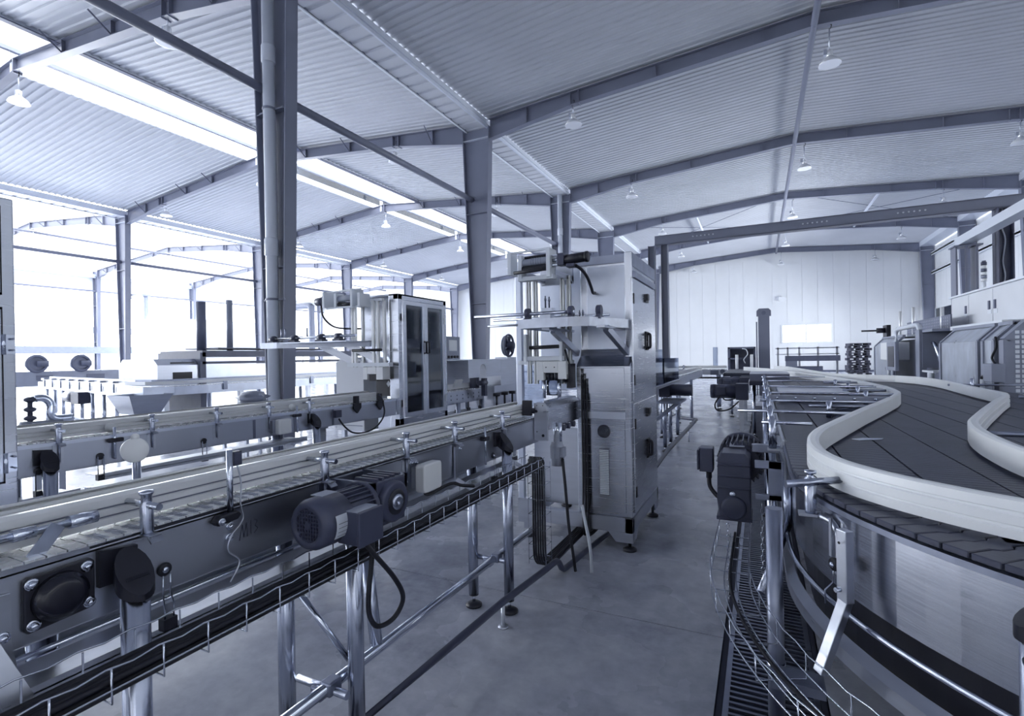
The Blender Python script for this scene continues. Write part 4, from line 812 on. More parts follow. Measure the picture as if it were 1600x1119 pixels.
for yy, zz in ((1.615, .957), (2.235, .95), (1.33, .93)):
    q = P3('reflector_disc', 'black', lambda m: m.lathe((XN2, yy, zz), (1, 0, 0), [(0, .020), (.008, .020), (.010, .012)], 18))
    P3('wire_loop', 'chrome', lambda m: m.tube([(XN2+.01, yy-.015, zz), (XN2+.01, yy-.015, zz-.11)], .003, 6), q)
    P3('wire_loop', 'chrome', lambda m: m.tube([(XN2+.01, yy+.015, zz), (XN2+.01, yy+.015, zz-.11)], .003, 6), q)
    P3('float_block', 'black', lambda m: m.box(XN2-.01, XN2+.02, yy-.02, yy+.02, zz-.14, zz-.105), q)
sp = P3('sensor_post', 'chrome', lambda m: m.cyl((XN2+.016, 1.685, .93), (XN2+.016, 1.685, 1.12), .008, 10))
P3('post_clamp', 'black', lambda m: m.box(XN2, XN2+.03, 1.65, 1.73, 1.03, 1.055), sp, bevel=.006)
P3('reflector', 'white_plastic', lambda m: m.lathe((XN2-.03, 1.685, 1.115), (1, -.3, 0), [(0, .03), (.008, .03), (.008, 0)], 20), sp)
sp = P3('sensor_post', 'chrome', lambda m: m.cyl((XN2+.016, 3.02, .90), (XN2+.016, 3.02, 1.12), .008, 10))
P3('post_clamp', 'black', lambda m: m.box(XN2, XN2+.03, 2.985, 3.06, 1.03, 1.055), sp, bevel=.006)
P3('reflector', 'white_plastic', lambda m: m.lathe((XN2-.02, 3.0, 1.115), (1, -.3, 0), [(0, .026), (.008, .026), (.008, 0)], 20), sp)
P3('drip_tray', 'galv', lambda m: (m.box(-3.68, -3.46, 1.62, 3.1, .835, .84), m.box(-3.465, -3.46, 1.62, 3.1, .82, .86), m.box(-3.68, -3.46, .3, 1.50, .77, .775), m.box(-3.465, -3.46, .3, 1.5, .76, .80)))
P3('floor_tube', 'tube_steel', lambda m: m.cyl((-3.55, .6, .30), (-3.55, 4.3, .30), .02, 10))
P3('motor_drum', 'motor_light', lambda m: (m.cyl((-3.62, 3.38, .70), (-3.62, 3.38, .88), .06, 16), m.box(-3.68, -3.56, 3.33, 3.43, .88, .905)))
o = part('cable', 'rubber', None, lambda m: m.tube(spline([(-3.47, 4.0, 1.16), (-3.44, 4.03, 1.10), (-3.42, 4.04, .95), (-3.42, 3.93, .84), (-3.42, 3.76, .80), (-3.42, 3.60, .82), (-3.44, 3.51, .89), (-3.465, 3.468, .964)], 6), .008, 7))
tag(o, 'black cable hanging in a wide curve in front of the glass-door machine', 'cable', 'loose cables')
# round white reflector plate on a stand between the conveyors
rs = T('reflector_stand', 'round white plastic disc on a steel post between the two conveyors', 'stand', (-2.0, 1.03, 0))
rs.part('disc', 'white_plastic', lambda m: (m.lathe((-2.0, 1.03, 1.192), (.72, -.69, .1), [(0, .043), (.004, .044), (.009, .040), (.009, 0)], 28), m.lathe((-2.002, 1.033, 1.237), (.72, -.69, .1), [(0, .013), (.008, .013), (.008, 0)], 14)))
rs.part('post', 'tube_steel', lambda m: m.cyl((-2.012, 1.04, .012), (-2.012, 1.04, 1.165), .013, 12))
rs.part('base', 'dull_steel', lambda m: m.lathe((-2.012, 1.04, 0), (0, 0, 1), [(0, .09), (.012, .09), (.016, .02)], 20))
# stainless cabinet at the left edge of the view
LC = T('control_cabinet', 'stainless steel cabinet with hinged door at the left edge', 'cabinet', (-2.75, .35, 0))
LC.part('body', 'brushed', lambda m: m.box(-3.1, -2.415, -.25, .862, .99, 2.10), bevel=.005)
for z0, z1 in ((1.09, 1.70), (1.76, 2.06)):
    d = LC.part('door', 'brushed', lambda m: m.box(-2.414, -2.398, -.1, .818, z0, z1), bevel=.003)
    LC.part('door_gap', 'black', lambda m: (m.box(-2.4145, -2.412, .818, .826, z0-.008, z1+.008), m.box(-2.4145, -2.412, -.1, .826, z0-.008, z0), m.box(-2.4145, -2.412, -.1, .826, z1, z1+.008)), d)
for z in (1.155, 1.575):
    h = LC.part('hinge', 'chrome', lambda m: (m.box(-2.398, -2.392, .776, .812, z-.034, z+.034), m.box(-2.412, -2.406, .828, .856, z-.034, z+.034), m.cyl((-2.398, .822, z-.036), (-2.398, .822, z+.036), .007, 10)))
    for yy in (.786, .802, .846): LC.part('hinge_screw', 'dull_steel', lambda m: [m.cyl((-2.40, yy, z+dz), (-2.390, yy, z+dz), .004, 8) for dz in (-.02, .02)], h)
LC.part('base_frame', 'steel', lambda m: (m.box(-3.1, -2.41, -.25, .87, .93, .99), m.box(-2.46, -2.41, .82, .87, 0, .93), m.box(-3.1, -3.05, .82, .87, 0, .93), m.box(-2.46, -2.41, -.25, -.2, 0, .93)))
LC.part('angle_bracket', 'dull_steel', lambda m: (m.prism([(.87, .99), (1.02, .95), (1.02, .87), (.87, .87)], 'x', -2.46, -2.43)))
# ================================================================== CURVED ACCUMULATION CONVEYOR (right)
R4 = T('accumulation_conveyor', 'wide dark modular chain table curving round at lower right with white guide rails', 'conveyor', (1.2, 5, 0), 'bottle conveyors')
P4 = R4.part
CX, CY, RO_ = 1.46, 2.30, 1.355                  # bend centre and outer radius
def bend(r, y1=9.0, a0=PI, a1=PI*1.5, n=26):    # path: from the run-out along +x round the bend to the straight
    return ([(3.4, CY-r), (2.4, CY-r)] if a1 == PI*1.5 else [])+[(CX+r*math.cos(a1+(a0-a1)*i/n), CY+r*math.sin(a1+(a0-a1)*i/n)) for i in range(n+1)]+[(CX-r, CY+.4), (CX-r, CY+1.5), (CX-r, y1)]
P4('side_plate', 'curved_plate', lambda m: m.sweep(bend(RO_-.012), [(-.003, .785), (.003, .785), (.003, 1.018), (-.003, 1.018)]))
P4('edge_strip', 'dull_steel', lambda m: m.sweep(bend(RO_-.006), [(-.012, 1.016), (.012, 1.016), (.012, 1.032), (-.012, 1.032)]))
P4('gap_shade', 'black', lambda m: m.sweep(bend(RO_-.07), [(-.004, .56), (.004, .56), (.004, .79), (-.004, .79)]))  # black sheet added as the shade in the gap below the side plate
P4('drip_skirt', 'steel', lambda m: m.sweep(bend(RO_+.02), [(-.03, .655), (-.028, .652), (.004, .60), (.004, .64), (-.026, .66)]))
P4('edge_rail', 'galv', lambda m: m.box(.098, .118, 2.9, 9.0, 1.018, 1.052))
P4('rinse_pipe', 'chrome', lambda m: m.tube([(x, y, .742) for x, y in bend(RO_+.010, 6.0)], .0085, 12))
for a in (PI*1.335, PI*1.350):
    P4('pipe_coupling', 'chrome', lambda m: m.cyl((CX+(RO_+.010)*math.cos(a), CY+(RO_+.010)*math.sin(a), .742), (CX+(RO_+.010)*math.cos(a+.020), CY+(RO_+.010)*math.sin(a+.020), .742), .016, 6))
P4('pipe_tie', 'chrome', lambda m: m.cyl((CX+(RO_+.02)*math.cos(PI*1.40), CY+(RO_+.02)*math.sin(PI*1.40), .745), (CX+(RO_-.02)*math.cos(PI*1.39), CY+(RO_-.02)*math.sin(PI*1.39), .785), .006, 8))
# chain plates: outer two rows plate by plate, the table beyond as joined slats
def plate_mesh(r0, r1, da):
    m = MB(); g = .0016
    def pt(r, a): return (r*math.cos(a), r*math.sin(a))
    rm = (r0+r1)/2
    poly = [pt(r0, g/r0), pt(r0+(r1-r0)*.32, g/r0), pt(r0+(r1-r0)*.40, da*.22), pt(r0+(r1-r0)*.60, da*.22), pt(r0+(r1-r0)*.68, g/r0), pt(r1, g/r1),
            pt(r1, da-g/r1*2), pt(r0+(r1-r0)*.68, da-g/r1*2), pt(r0+(r1-r0)*.60, da*1.16), pt(r0+(r1-r0)*.40, da*1.16), pt(r0+(r1-r0)*.32, da-g/r0*2), pt(r0, da-g/r0*2)]
    m.prism(poly, 'z', -.016, 0)
    return m.mesh('chain_plate', 'chain_dark')
da = .0455; WB = .192
for k in range(2):
    r1 = RO_-.2*k-.002; r0 = r1-WB; me = plate_mesh(r0, r1, da); n = int((PI*.50)/da)
    for i in range(n): 
        o = linked('chain_plate', me, R4.o, (CX-R4.loc.x, CY-R4.loc.y, 1.052-.0006*(i % 2)), (0, 0, PI+.001+i*da))
        o.modifiers.new('b', 'BEVEL'); o.modifiers['b'].width = .0022; o.modifiers['b'].segments = 1
    L = .0605
    sm_ = MB(); x0, x1 = -r1, -r0; w = x1-x0
    sm_.prism([(x0, .001), (x0+w*.32, .001), (x0+w*.40, .013), (x0+w*.60, .013), (x0+w*.68, .001), (x1, .001), (x1, L-.002), (x0+w*.68, L-.002), (x0+w*.60, L+.010), (x0+w*.40, L+.010), (x0+w*.32, L-.002), (x0, L-.002)], 'z', -.016, 0)
    sme = sm_.mesh('chain_plate', 'chain_dark')
    for i in range(38): linked('chain_plate', sme, R4.o, (CX-R4.loc.x, CY-R4.loc.y+i*L, 1.052))
def table(m):
    for k in range(3):
        x = CX+.005
        while x < 3.4: m.box(x+.001, x+.0585, CY-RO_+.2*k+.002, CY-RO_+.2*k+.194, 1.036, 1.052); x += .0605
    for k in range(2):
        y = CY+38*.0605
        while y < 9.0: m.box(CX-RO_+.2*k+.002, CX-RO_+.2*k+.194, y+.001, y+.0585, 1.036, 1.052); y += .0605
    for k in range(2, 11):
        y = 1.55+(.0 if k < 6 else .1)
        while y < 9.0: m.box(CX-RO_+.2*k+.002, CX-RO_+.2*k+.196, y+.001, y+.037, 1.036, 1.052); y += .0385
    for k in range(-4, 5):
        y = 9.05 if k > -2 else 12.6
        while y < 15.6: m.box(.05+.2*k+.002, .05+.2*k+.196, y+.001, y+.075, 1.036, 1.052); y += .077
P4('chain_field', 'chain_dark', table)['kind'] = 'stuff'
P4('table_bed', 'joint', lambda m: (m.box(CX, 3.4, CY-RO_+.03, 1.55, .98, 1.034), m.box(.14, 2.3, 2.3, 9.0, .98, 1.034), m.box(-.155, 1.05, 9.0, 12.5, .98, 1.034), m.box(-.75, 1.05, 12.5, 15.6, .98, 1.034), m.box(.62, 2.3, 1.55, 2.3, .98, 1.034)))
P4('table_side', 'steel', lambda m: (m.box(2.3, 2.31, 1.55, 9.0, .80, 1.05), m.box(1.05, 1.06, 9.0, 15.6, .85, 1.05), m.box(-.165, -.155, 9.0, 12.5, .85, 1.05), m.box(-.76, -.75, 12.5, 15.6, .85, 1.05)))
# white guide rails with ribs
def wrail(path, z0=1.066, z1=1.158, t=.042, flip=1):
    prof = [(-t/2, z0), (t/2, z0), (t/2, z0+.022), (t/2-.006, z0+.025), (t/2-.006, z0+.030), (t/2, z0+.033), (t/2, z0+.055), (t/2-.006, z0+.058), (t/2-.006, z0+.063), (t/2, z0+.066), (t/2-.002, z1-.004), (t/2-.012, z1), (-t/2+.012, z1), (-t/2, z1-.006)]
    if flip < 0: prof = [(-a, z) for a, z in reversed(prof)]
    return P4('guide_rail', 'rail_white', lambda m: m.sweep(path, prof))
la = [(3.3, 1.33), (2.2, 1.33), (1.5, 1.335), (.95, 1.385), (.75, 1.435), (.62, 1.485), (.53, 1.545), (.436, 1.62), (.335, 1.725), (.245, 1.865), (.195, 2.03), (.180, 2.18), (.184, 2.32), (.205, 2.48), (.248, 2.68), (.32, 2.92), (.535, 3.60), (.76, 4.27), (.93, 4.80), (1.005, 5.08), (1.045, 5.30), (1.075, 5.6), (1.095, 6.0), (1.067, 6.96), (.91, 8.37), (.617, 9.95), (.161, 12.4), (-.35, 14.0)]
lp = spline([(x, y, 0) for x, y in la[:17]], 4)[:-1]+[Vector((x, y, 0)) for x, y in la[16:]]
wrail(lp, flip=1)
rb = [(3.3, 1.60), (2.2, 1.60), (1.4, 1.61), (1.02, 1.72), (.86, 2.0), (.815, 2.3), (.822, 2.6), (.85, 2.85), (.89, 3.05), (.952, 3.26), (1.18, 3.86), (1.49, 4.64), (1.66, 5.05), (1.715, 5.25), (1.735, 5.5), (1.76, 6.0), (1.86, 7.2), (1.87, 7.66), (1.83, 8.2), (1.69, 8.6), (1.40, 8.9), (1.10, 9.35), (.98, 9.9), (.62, 14.0), (.35, 14.8)]
rp = spline([(x, y, 0) for x, y in rb[:11]], 4)[:-1]+[Vector((x, y, 0)) for x, y in rb[10:]]
wrail(rp, flip=-1)
# near bracket with cross rod
bx, by = .140, 1.875
c = P4('rail_bracket', 'tube_steel', lambda m: m.lathe((bx, by, .985), (0, 0, 1), [(0, .016), (.012, .0175), (.112, .0175), (.118, .010), (.126, .010), (.128, .018), (.136, .018), (.138, 0)], 18))
P4('cross_rod', 'tube_steel', lambda m: m.cyl((.068, by-.06, 1.085), (.235, by+.01, 1.098), .0115, 16), c)
P4('bracket_foot', 'steel', lambda m: (m.box(bx-.035, bx+.03, by-.022, by+.022, .978, .986), m.tube(spline([(bx+.02, by-.01, .982), (bx+.05, by-.05, .978), (bx+.062, by-.085, .955), (bx+.064, by-.10, .90), (bx+.060, by-.105, .84)], 5), .010, 8)), c)
sx, sy = .196, 1.755
P4('slotted_strap', 'steel', lambda m: (m.beam((sx-.012, sy+.032, 1.00), (sx-.012, sy+.032, .885), .010, .004, up=(.86, .5, 0)), m.beam((sx+.014, sy-.010, 1.00), (sx+.014, sy-.010, .885), .010, .004, up=(.86, .5, 0))), c)
q = P4('guide_disc', 'black', lambda m: m.lathe((sx-.004, sy-.012, .878), (-.85, -.53, 0), [(0, .019), (.004, .020), (.010, .018), (.012, .010)], 24))
P4('disc_screw', 'chrome', lambda m: m.lathe((sx-.013, sy-.018, .878), (-.85, -.53, 0), [(0, .009), (.006, .008), (.008, 0)], 6), q)
P4('wire_loop', 'chrome', lambda m: m.tube([(sx-.01, sy-.005, .862), (sx-.012, sy-.004, .82), (sx-.03, sy+.01, .79), (sx-.03, sy+.01, .75)], .0028, 6), q)
st = P4('tray_strut', 'steel', lambda m: (m.beam((.205, 1.665, 1.005), (.205, 1.665, .805), .034, .026, up=(.8, .6, 0)), m.beam((.206, 1.664, .812), (.140, 1.650, .600), .030, .024, up=(.8, .6, 0))), bevel=.002)
P4('strut_bolt', 'chrome', lambda m: m.cyl((.190, 1.645, .845), (.178, 1.636, .845), .007, 8), st)
P4('strut_hole', 'black', lambda m: m.cyl((.1895, 1.6500, .972), (.1890, 1.6495, .972), .004, 10), st)
P4('tray_bracket', 'dull_steel', lambda m: m.box(.015, .15, 1.60, 1.68, .552, .579))
# gear motor on its bracket plate
gm, mo, ax, side, up, R = gear_motor(R4, 'gear_motor', (-.105, 3.42, .90), (0, -1, 0), (-1, 0, 0), R=.118, L=.40, label='dark gear motor with finned fan cowl at the aisle side')
P4('gearbox', 'motor_paint', lambda m: (m.prism([(-.200, .655), (-.050, .650), (-.050, .960), (-.075, .985), (-.185, .985), (-.205, .955), (-.210, .74)], 'y', 2.84, 3.02), m.lathe((-.130, 2.84, .705), (0, -1, 0), [(0, .062), (.014, .060), (.022, .052), (.022, 0)], 26), [m.box(-.205, -.048, 2.832, 2.842, z, z+.012) for z in (.80, .86, .92)]), gm, bevel=.008)
P4('gearbox_base', 'motor_paint', lambda m: m.box(-.215, -.045, 2.85, 3.05, .632, .652), gm, bevel=.003)
P4('drain_plug', 'chrome', lambda m: m.lathe((-.135, 2.838, .775), (0, -1, 0), [(0, .016), (.006, .014), (.010, .007), (.010, 0)], 14), gm)
P4('motor_top_sheet', 'motor_light', lambda m: m.box(-.155, -.08, 3.0, 3.10, .992, .997), gm)  # thin paler sheet on top of the motor
P4('terminal_box', 'motor_paint', lambda m: (m.box(-.318, -.245, 3.06, 3.16, .83, .965), m.box(-.330, -.318, 3.05, 3.17, .84, .955)), gm, bevel=.005)
P4('motor_gland', 'black', lambda m: (m.cyl((-.27, 3.10, .79), (-.27, 3.10, .83), .016, 10), m.tube(spline([(-.27, 3.10, .80), (-.265, 3.10, .74), (-.22, 3.08, .69), (-.17, 3.06, .67)], 5), .012, 8)), gm)
P4('mount_plate', 'dull_steel', lambda m: (m.box(-.030, .090, 2.80, 2.815, .77, .80), m.box(-.030, .090, 2.80, 2.815, .925, .965), m.box(.030, .090, 2.80, 2.815, .77, .965), m.box(.088, .10, 2.80, 3.05, .77, .965), m.box(-.045, .09, 3.0, 3.05, .97, 1.01)), gm, bevel=.003)
# hanging chain links
def links(x, y, z0, n, nm):
    m = MB()
    for i in range(n):
        z = z0-i*.030
        if i % 2: pts = [(x+.007*math.cos(a), y, z-.0185*math.sin(a)) for a in [2*PI*j/10 for j in range(10)]]
        else: pts = [(x, y+.007*math.cos(a), z-.0185*math.sin(a)) for a in [2*PI*j/10 for j in range(10)]]
        m.tube(pts, .0022, 5, closed=True)
    return m
o = links(-.165, 2.93, .608, 15, 'hanging_chain').build('hanging_chain', 'chrome'); tag(o, 'bright link chain hanging from the gear motor over the drain', 'chain', 'hanging chains')
o = links(.0, 2.88, .72, 13, 'hanging_chain').build('hanging_chain', 'chrome'); tag(o, 'shorter link chain hanging beside the conveyor plate', 'chain', 'hanging chains')
# legs
round_leg(R4, .035, 1.905, .98, .026, 'dull_steel'); P4('leg_collar', 'tube_steel', lambda m: m.cyl((.035, 1.905, .44), (.035, 1.905, .47), .029, 16))
P4('diagonal_tube', 'tube_steel', lambda m: (m.cyl((.098, 2.45, .93), (.098, 2.45, .76), .017, 14), m.cyl((.098, 2.45, .765), (-.01, 2.20, .56), .017, 14)))
round_leg(R4, .470, 1.285, .98, .034)
leg_head(R4, .470, 1.285, 1.06, -.6, .036)
P4('leg_window', 'dull_steel', lambda m: m.lathe((.444, 1.262, .915), (-.75, -.66, 0), [(0, .013), (.0018, .013), (.0018, 0)], 18))
for x, y in ((.05, 3.35), (.05, 5.2), (.05, 7.2), (2.2, 4), (2.2, 7), (2.2, 1.3), (3.3, 1.3), (-.1, 10), (-.6, 13), (.9, 11)): round_leg(R4, x, y, .98, .026)
# rods carried on posts beside the table
rods = [(2.98, .005, .235), (3.55, -.13, .50), (4.35, .0, .78), (5.2, .02, 1.0), (6.2, .02, 1.05), (7.4, .02, 1.0), (8.6, .02, .85)]
for y, xa, xb in rods:
    c = P4('rail_bracket', 'tube_steel', lambda m: m.lathe((.055, y, 1.0), (0, 0, 1), [(0, .019), (.15, .019), (.152, .012), (.168, .012), (.17, 0)], 14))
    P4('cross_rod', 'chrome', lambda m: m.cyl((xa, y, 1.135), (xb, y, 1.135), .0095, 12), c)
    P4('bracket_foot', 'steel', lambda m: (m.box(.03, .10, y-.02, y+.02, .99, 1.0), m.tube(spline([(.08, y, .995), (.11, y, .99), (.125, y, .965), (.126, y, .92)], 4), .008, 8)), c)
for x, y in ((.90, 5.15), (.93, 5.75), (.94, 6.4), (.91, 7.15), (.52, 4.05)):
    c = P4('rail_bracket', 'tube_steel', lambda m: m.lathe((x-.10, y, 1.052), (0, 0, 1), [(0, .018), (.11, .018), (.115, 0)], 12))
    P4('cross_rod', 'dull_steel', lambda m: m.cyl((x-.22, y, 1.13), (x+.12, y, 1.13), .012, 10), c)
for x, y in ((1.90, 5.25), (1.93, 4.9), (.96, 2.95), (1.9, 6.9)):
    c = P4('rail_bracket', 'tube_steel', lambda m: m.lathe((x+.10, y, 1.052), (0, 0, 1), [(0, .018), (.14, .018), (.145, 0)], 12))
    P4('cross_rod', 'dull_steel', lambda m: m.cyl((x-.10, y, 1.125), (x+.9, y-.02, 1.13), .012, 10), c)
bar = P4('bolted_bar', 'dull_steel', lambda m: m.box(.06, .86, 4.58, 4.61, 1.118, 1.16))
for i in range(6): P4('bar_bolt', 'chrome', lambda m: m.lathe((.12+.13*i, 4.58, 1.139), (0, -1, 0), [(0, .012), (.008, .010), (.010, 0)], 8), bar)
P4('drive_hood', 'galv', lambda m: (m.box(.16, .74, 5.25, 6.5, 1.118, 1.126)))
P4('drive_hood_front', 'machine_mid', lambda m: (m.box(.16, .74, 5.25, 5.262, 1.055, 1.118), m.box(.16, .172, 5.25, 6.5, 1.055, 1.118)))
P4('drive_hood', 'galv', lambda m: m.box(-.15, .42, 9.05, 10.2, 1.16, 1.17)); P4('drive_hood_front', 'machine_mid', lambda m: m.box(-.15, .42, 9.05, 9.07, 1.055, 1.16))
P4('rail_seam', 'rail_groove', lambda m: m.box(.5125, .5145, 3.60, 3.602, 1.07, 1.158))
# wire mesh cable tray following the bend
WT = T('cable_tray', 'empty bright wire mesh cable tray curving round the right conveyor over the drain', 'cable tray', (0, 2, .6), 'wire cable trays')
def tpath(off, z, wob=0): 
    p = bend(RO_+off, 3.35, PI, PI*1.45, 30); return [(x, y, z+(wob if i % 2 else 0)) for i, (x, y) in enumerate(p[:-3])]+[(CX-RO_-off, 2.5, z), (CX-RO_-off, 2.65, z), (CX-RO_-off, 2.79, z)]
for off, z, w in ((.158, .655, .008), (.158, .60, 0), (.205, .585, 0), (.25, .585, 0), (.30, .60, 0), (.30, .655, .008)): WT.part('long_wire', 'chrome', lambda m: m.tube(tpath(off, z, w), .0025, 6))
for i in range(13):
    a = PI+i*.115-.0
    d = V(math.cos(a), math.sin(a), 0); cc = V(CX, CY, 0)
    WT.part('cross_wire', 'chrome', lambda m: m.tube([cc+d*(RO_+.158)+V(0, 0, .658), cc+d*(RO_+.158)+V(0, 0, .585), cc+d*(RO_+.30)+V(0, 0, .585), cc+d*(RO_+.30)+V(0, 0, .655)], .0025, 6))
for y in (2.45, 2.6, 2.75): WT.part('cross_wire', 'chrome', lambda m: m.tube([(CX-RO_-.158, y, .658), (CX-RO_-.158, y, .585), (CX-RO_-.30, y, .585), (CX-RO_-.30, y, .655)], .0025, 6))
o = part('cable', 'rubber', None, lambda m: m.tube([(CX-RO_-.228, 2.78, .597), (CX-RO_-.228, 2.5, .597)]+[(CX+(RO_+.228)*math.cos(PI+.06*i), CY+(RO_+.228)*math.sin(PI+.06*i), .597) for i in range(24)], .006, 7))
tag(o, 'single black cable lying in the curved wire tray', 'cable', 'loose cables')
# scrap lying on the chain
o = part('foil_scrap', 'bright_plate', None, lambda m: (m.prism([(.415, 3.07), (.445, 3.04), (.545, 3.10), (.560, 3.14), (.47, 3.12)], 'z', 1.0535, 1.056))); tag(o, 'small shiny foil scrap lying on the dark chain', 'scrap')
o = part('plastic_bag', 'acrylic', None, lambda m: m.strip([[(.42+.06*i+.01*math.sin(j*2.1+i), 4.12+.05*j, 1.055+.055*math.sin(PI*i/4)*math.sin(PI*j/4)*(1+.5*math.sin(i*5+j*3))) for i in range(5)] for j in range(5)])); tag(o, 'crumpled clear plastic bag lying on the chain table', 'bag')
# ================================================================== RIGHT BACKGROUND
W = T('wrapping_machine', 'long packing machine with chamfered scratched guard panels along the right side', 'machine', (3.0, 10.5, 0))
PW = W.part
def cham(y0, y1, nm, material, x=2.5, parent=None, fr=True):
    d = PW(nm, 'machine_grey', lambda m: [m.sweep([(0, 0, 0), (0, 0, 0)], [(0, 0), (0, 0), (0, 0)]) for _ in ()] or [
        m.box(x-.02, x+.02, yy, yy+.07, .35, 1.60) and m.beam((x, yy+.035, 1.60), (x+.19, yy+.035, 1.80), .07, .04, up=(-1, 0, 1)) for yy in (y0, y1-.07)] and m.box(x-.02, x+.02, y0, y1, .35, .42) and m.box(x+.15, x+.22, y0, y1, 1.785, 1.825), parent)
    PW('guard_panel', material, lambda m: (m.box(x-.004, x+.004, y0+.07, y1-.07, .42, 1.60)), d)
    PW('guard_panel', material, lambda m: (m.beam((x, (y0+y1)/2, 1.60), (x+.185, (y0+y1)/2, 1.795), y1-y0-.14, .008, up=(-1, 0, 1))), d)
    return d
mat('scratched', (.50, .54, .62), .35, .55, vary=.22, vscale=7, stretch=(1, 1, .5), rvary=.1)
cham(8.36, 9.90, 'guard_frame', 'scratched'); cham(7.86, 8.26, 'guard_frame', 'scratched'); cham(12.90, 14.85, 'guard_frame', 'scratched')
PW('end_frame', 'machine_grey', lambda m: (m.box(2.48, 2.54, 7.60, 7.72, .1, 1.60), m.beam((2.51, 7.66, 1.60), (2.71, 7.66, 1.81), .12, .06, up=(-1, 0, 1)), m.box(2.70, 4.2, 7.60, 7.72, 1.78, 1.84), m.prism([(2.52, .2), (4.2, .2), (4.2, 1.80), (2.72, 1.80), (2.52, 1.60)], 'y', 7.605, 7.62)))
PF = MB(); PF.box(-.018, .018, -.004, 0, -.018, .018); pfm = PF.mesh('vent_hole', 'white_paint')
for i in range(9):
    for j in range(18): linked('vent_hole', pfm if (i*7+j*5) % 4 else pfm, W.o, (2.60+.055*i-W.loc.x, 7.603-W.loc.y+.0, .75+.055*j))
PW('frame_column', 'machine_grey', lambda m: (m.box(2.46, 2.56, 10.86, 11.10, .1, 1.85), m.prism([(2.5, 1.20), (2.5, 1.84), (3.4, 1.84), (3.4, 1.20)], 'y', 10.85, 10.87), m.box(2.5, 3.3, 10.3, 11.1, 1.80, 1.84)))
PW('inner_mechanism', 'machine_mid', lambda m: ([m.cyl((2.75, 10.0+.12*i, .8), (2.75, 10.0+.12*i, 1.65-.06*i), .03, 8) for i in range(7)], [m.box(2.62+.03*i, 2.7+.03*i, 9.95+.11*i, 10.05+.11*i, .9+.08*i, 1.05+.09*i) for i in range(8)], m.box(2.9, 3.0, 9.9, 12.8, .3, 1.7)))['kind'] = 'stuff'
PW('mechanism_tube', 'chrome', lambda m: m.tube(spline([(2.6, 10.7, 1.62), (2.58, 10.5, 1.60), (2.6, 10.42, 1.45), (2.65, 10.4, 1.2)], 4), .025, 8))
PW('tray', 'white_paint', lambda m: m.box(2.42, 2.62, 9.95, 10.55, 1.14, 1.17)); PW('post', 'white_paint', lambda m: m.cyl((2.44, 10.15, .5), (2.44, 10.15, 1.14), .045, 12))
# swivel control panel on its arm
cp = PW('control_panel', 'machine_grey', lambda m: (m.box(2.20, 2.26, 11.28, 11.95, 1.13, 1.66)), bevel=.01)
PW('screen', 'black_gloss', lambda m: m.box(2.195, 2.199, 11.36, 11.84, 1.2, 1.58), cp); PW('back_box', 'white_plastic', lambda m: m.box(2.22, 2.56, 11.95, 12.62, 1.32, 1.66), cp, bevel=.01)
PW('arm', 'pipe_white', lambda m: m.tube([(2.38, 12.1, 1.66), (2.38, 12.1, 1.86), (2.40, 12.05, 1.91), (2.52, 11.3, 1.95), (2.53, 11.2, 1.93), (2.53, 11.1, 1.84)], .042, 12), cp)
PW('valve_box', 'machine_grey', lambda m: (m.box(2.36, 2.48, 7.55, 7.80, 1.12, 1.33)), bevel=.006)
PW('valve_buttons', 'white_paint', lambda m: [m.cyl((2.42, 7.80, 1.15+.05*i), (2.42, 7.83, 1.15+.05*i), .018, 10) for i in range(4)])
PW('valve_cable', 'rubber', lambda m: m.tube(spline([(2.44, 7.7, 1.33), (2.45, 7.82, 1.40), (2.47, 7.76, 1.52), (2.49, 7.84, 1.64)], 5), .012, 6))
PW('crank_handle', 'white_paint', lambda m: m.cyl((2.40, 7.95, .85), (2.40, 7.95, 1.14), .022, 10)); PW('crank_grip', 'black', lambda m: m.tube(spline([(2.40, 7.95, 1.14), (2.40, 7.95, 1.17), (2.40, 7.82, 1.18)], 4), .018, 8))
PW('crank_handle', 'white_paint', lambda m: m.cyl((2.42, 12.95, .9), (2.42, 12.95, 1.16), .03, 10))
PW('machine_body', 'machine_mid', lambda m: (m.box(2.85, 4.2, 7.8, 12.7, .15, 1.72), m.box(2.85, 3.4, 12.7, 14.8, .15, 1.72), m.box(2.52, 4.2, 7.72, 12.7, .1, .34), m.box(2.52, 3.4, 12.7, 14.85, .1, .34)))
PW('top_cover', 'white_paint', lambda m: m.box(2.70, 4.2, 8.3, 10.2, 1.80, 1.86)); PW('top_cover', 'white_paint', lambda m: m.box(2.70, 3.4, 12.8, 14.9, 1.78, 1.82))
PW('perforated_guard', 'machine_mid', lambda m: (m.box(3.0, 3.02, 11.3, 14.2, 1.85, 2.12)))
PH = MB(); PH.box(-.003, 0, -.022, .022, -.018, .018); phm = PH.mesh('perforation', 'machine_grey')
for i in range(26):
    for j in range(4): linked('perforation', phm, W.o, (3.0-W.loc.x, 11.45+.105*i-W.loc.y, 1.905+.055*j))
for y, z in ((14.9, 2.43), (13.76, 2.44), (11.83, 2.28)): PW('rod', 'alu_rail', lambda m: m.cyl((3.02, y, 1.8), (3.02, y, z), .03, 10))
PW('cylinder_drive', 'black', lambda m: (m.cyl((2.5, 14.6, 1.98), (2.7, 14.6, 1.98), .06, 12), m.cyl((2.2, 14.6, 1.98), (2.5, 14.6, 1.98), .02, 10), m.box(2.66, 2.74, 14.4, 14.8, 1.82, 2.1)))
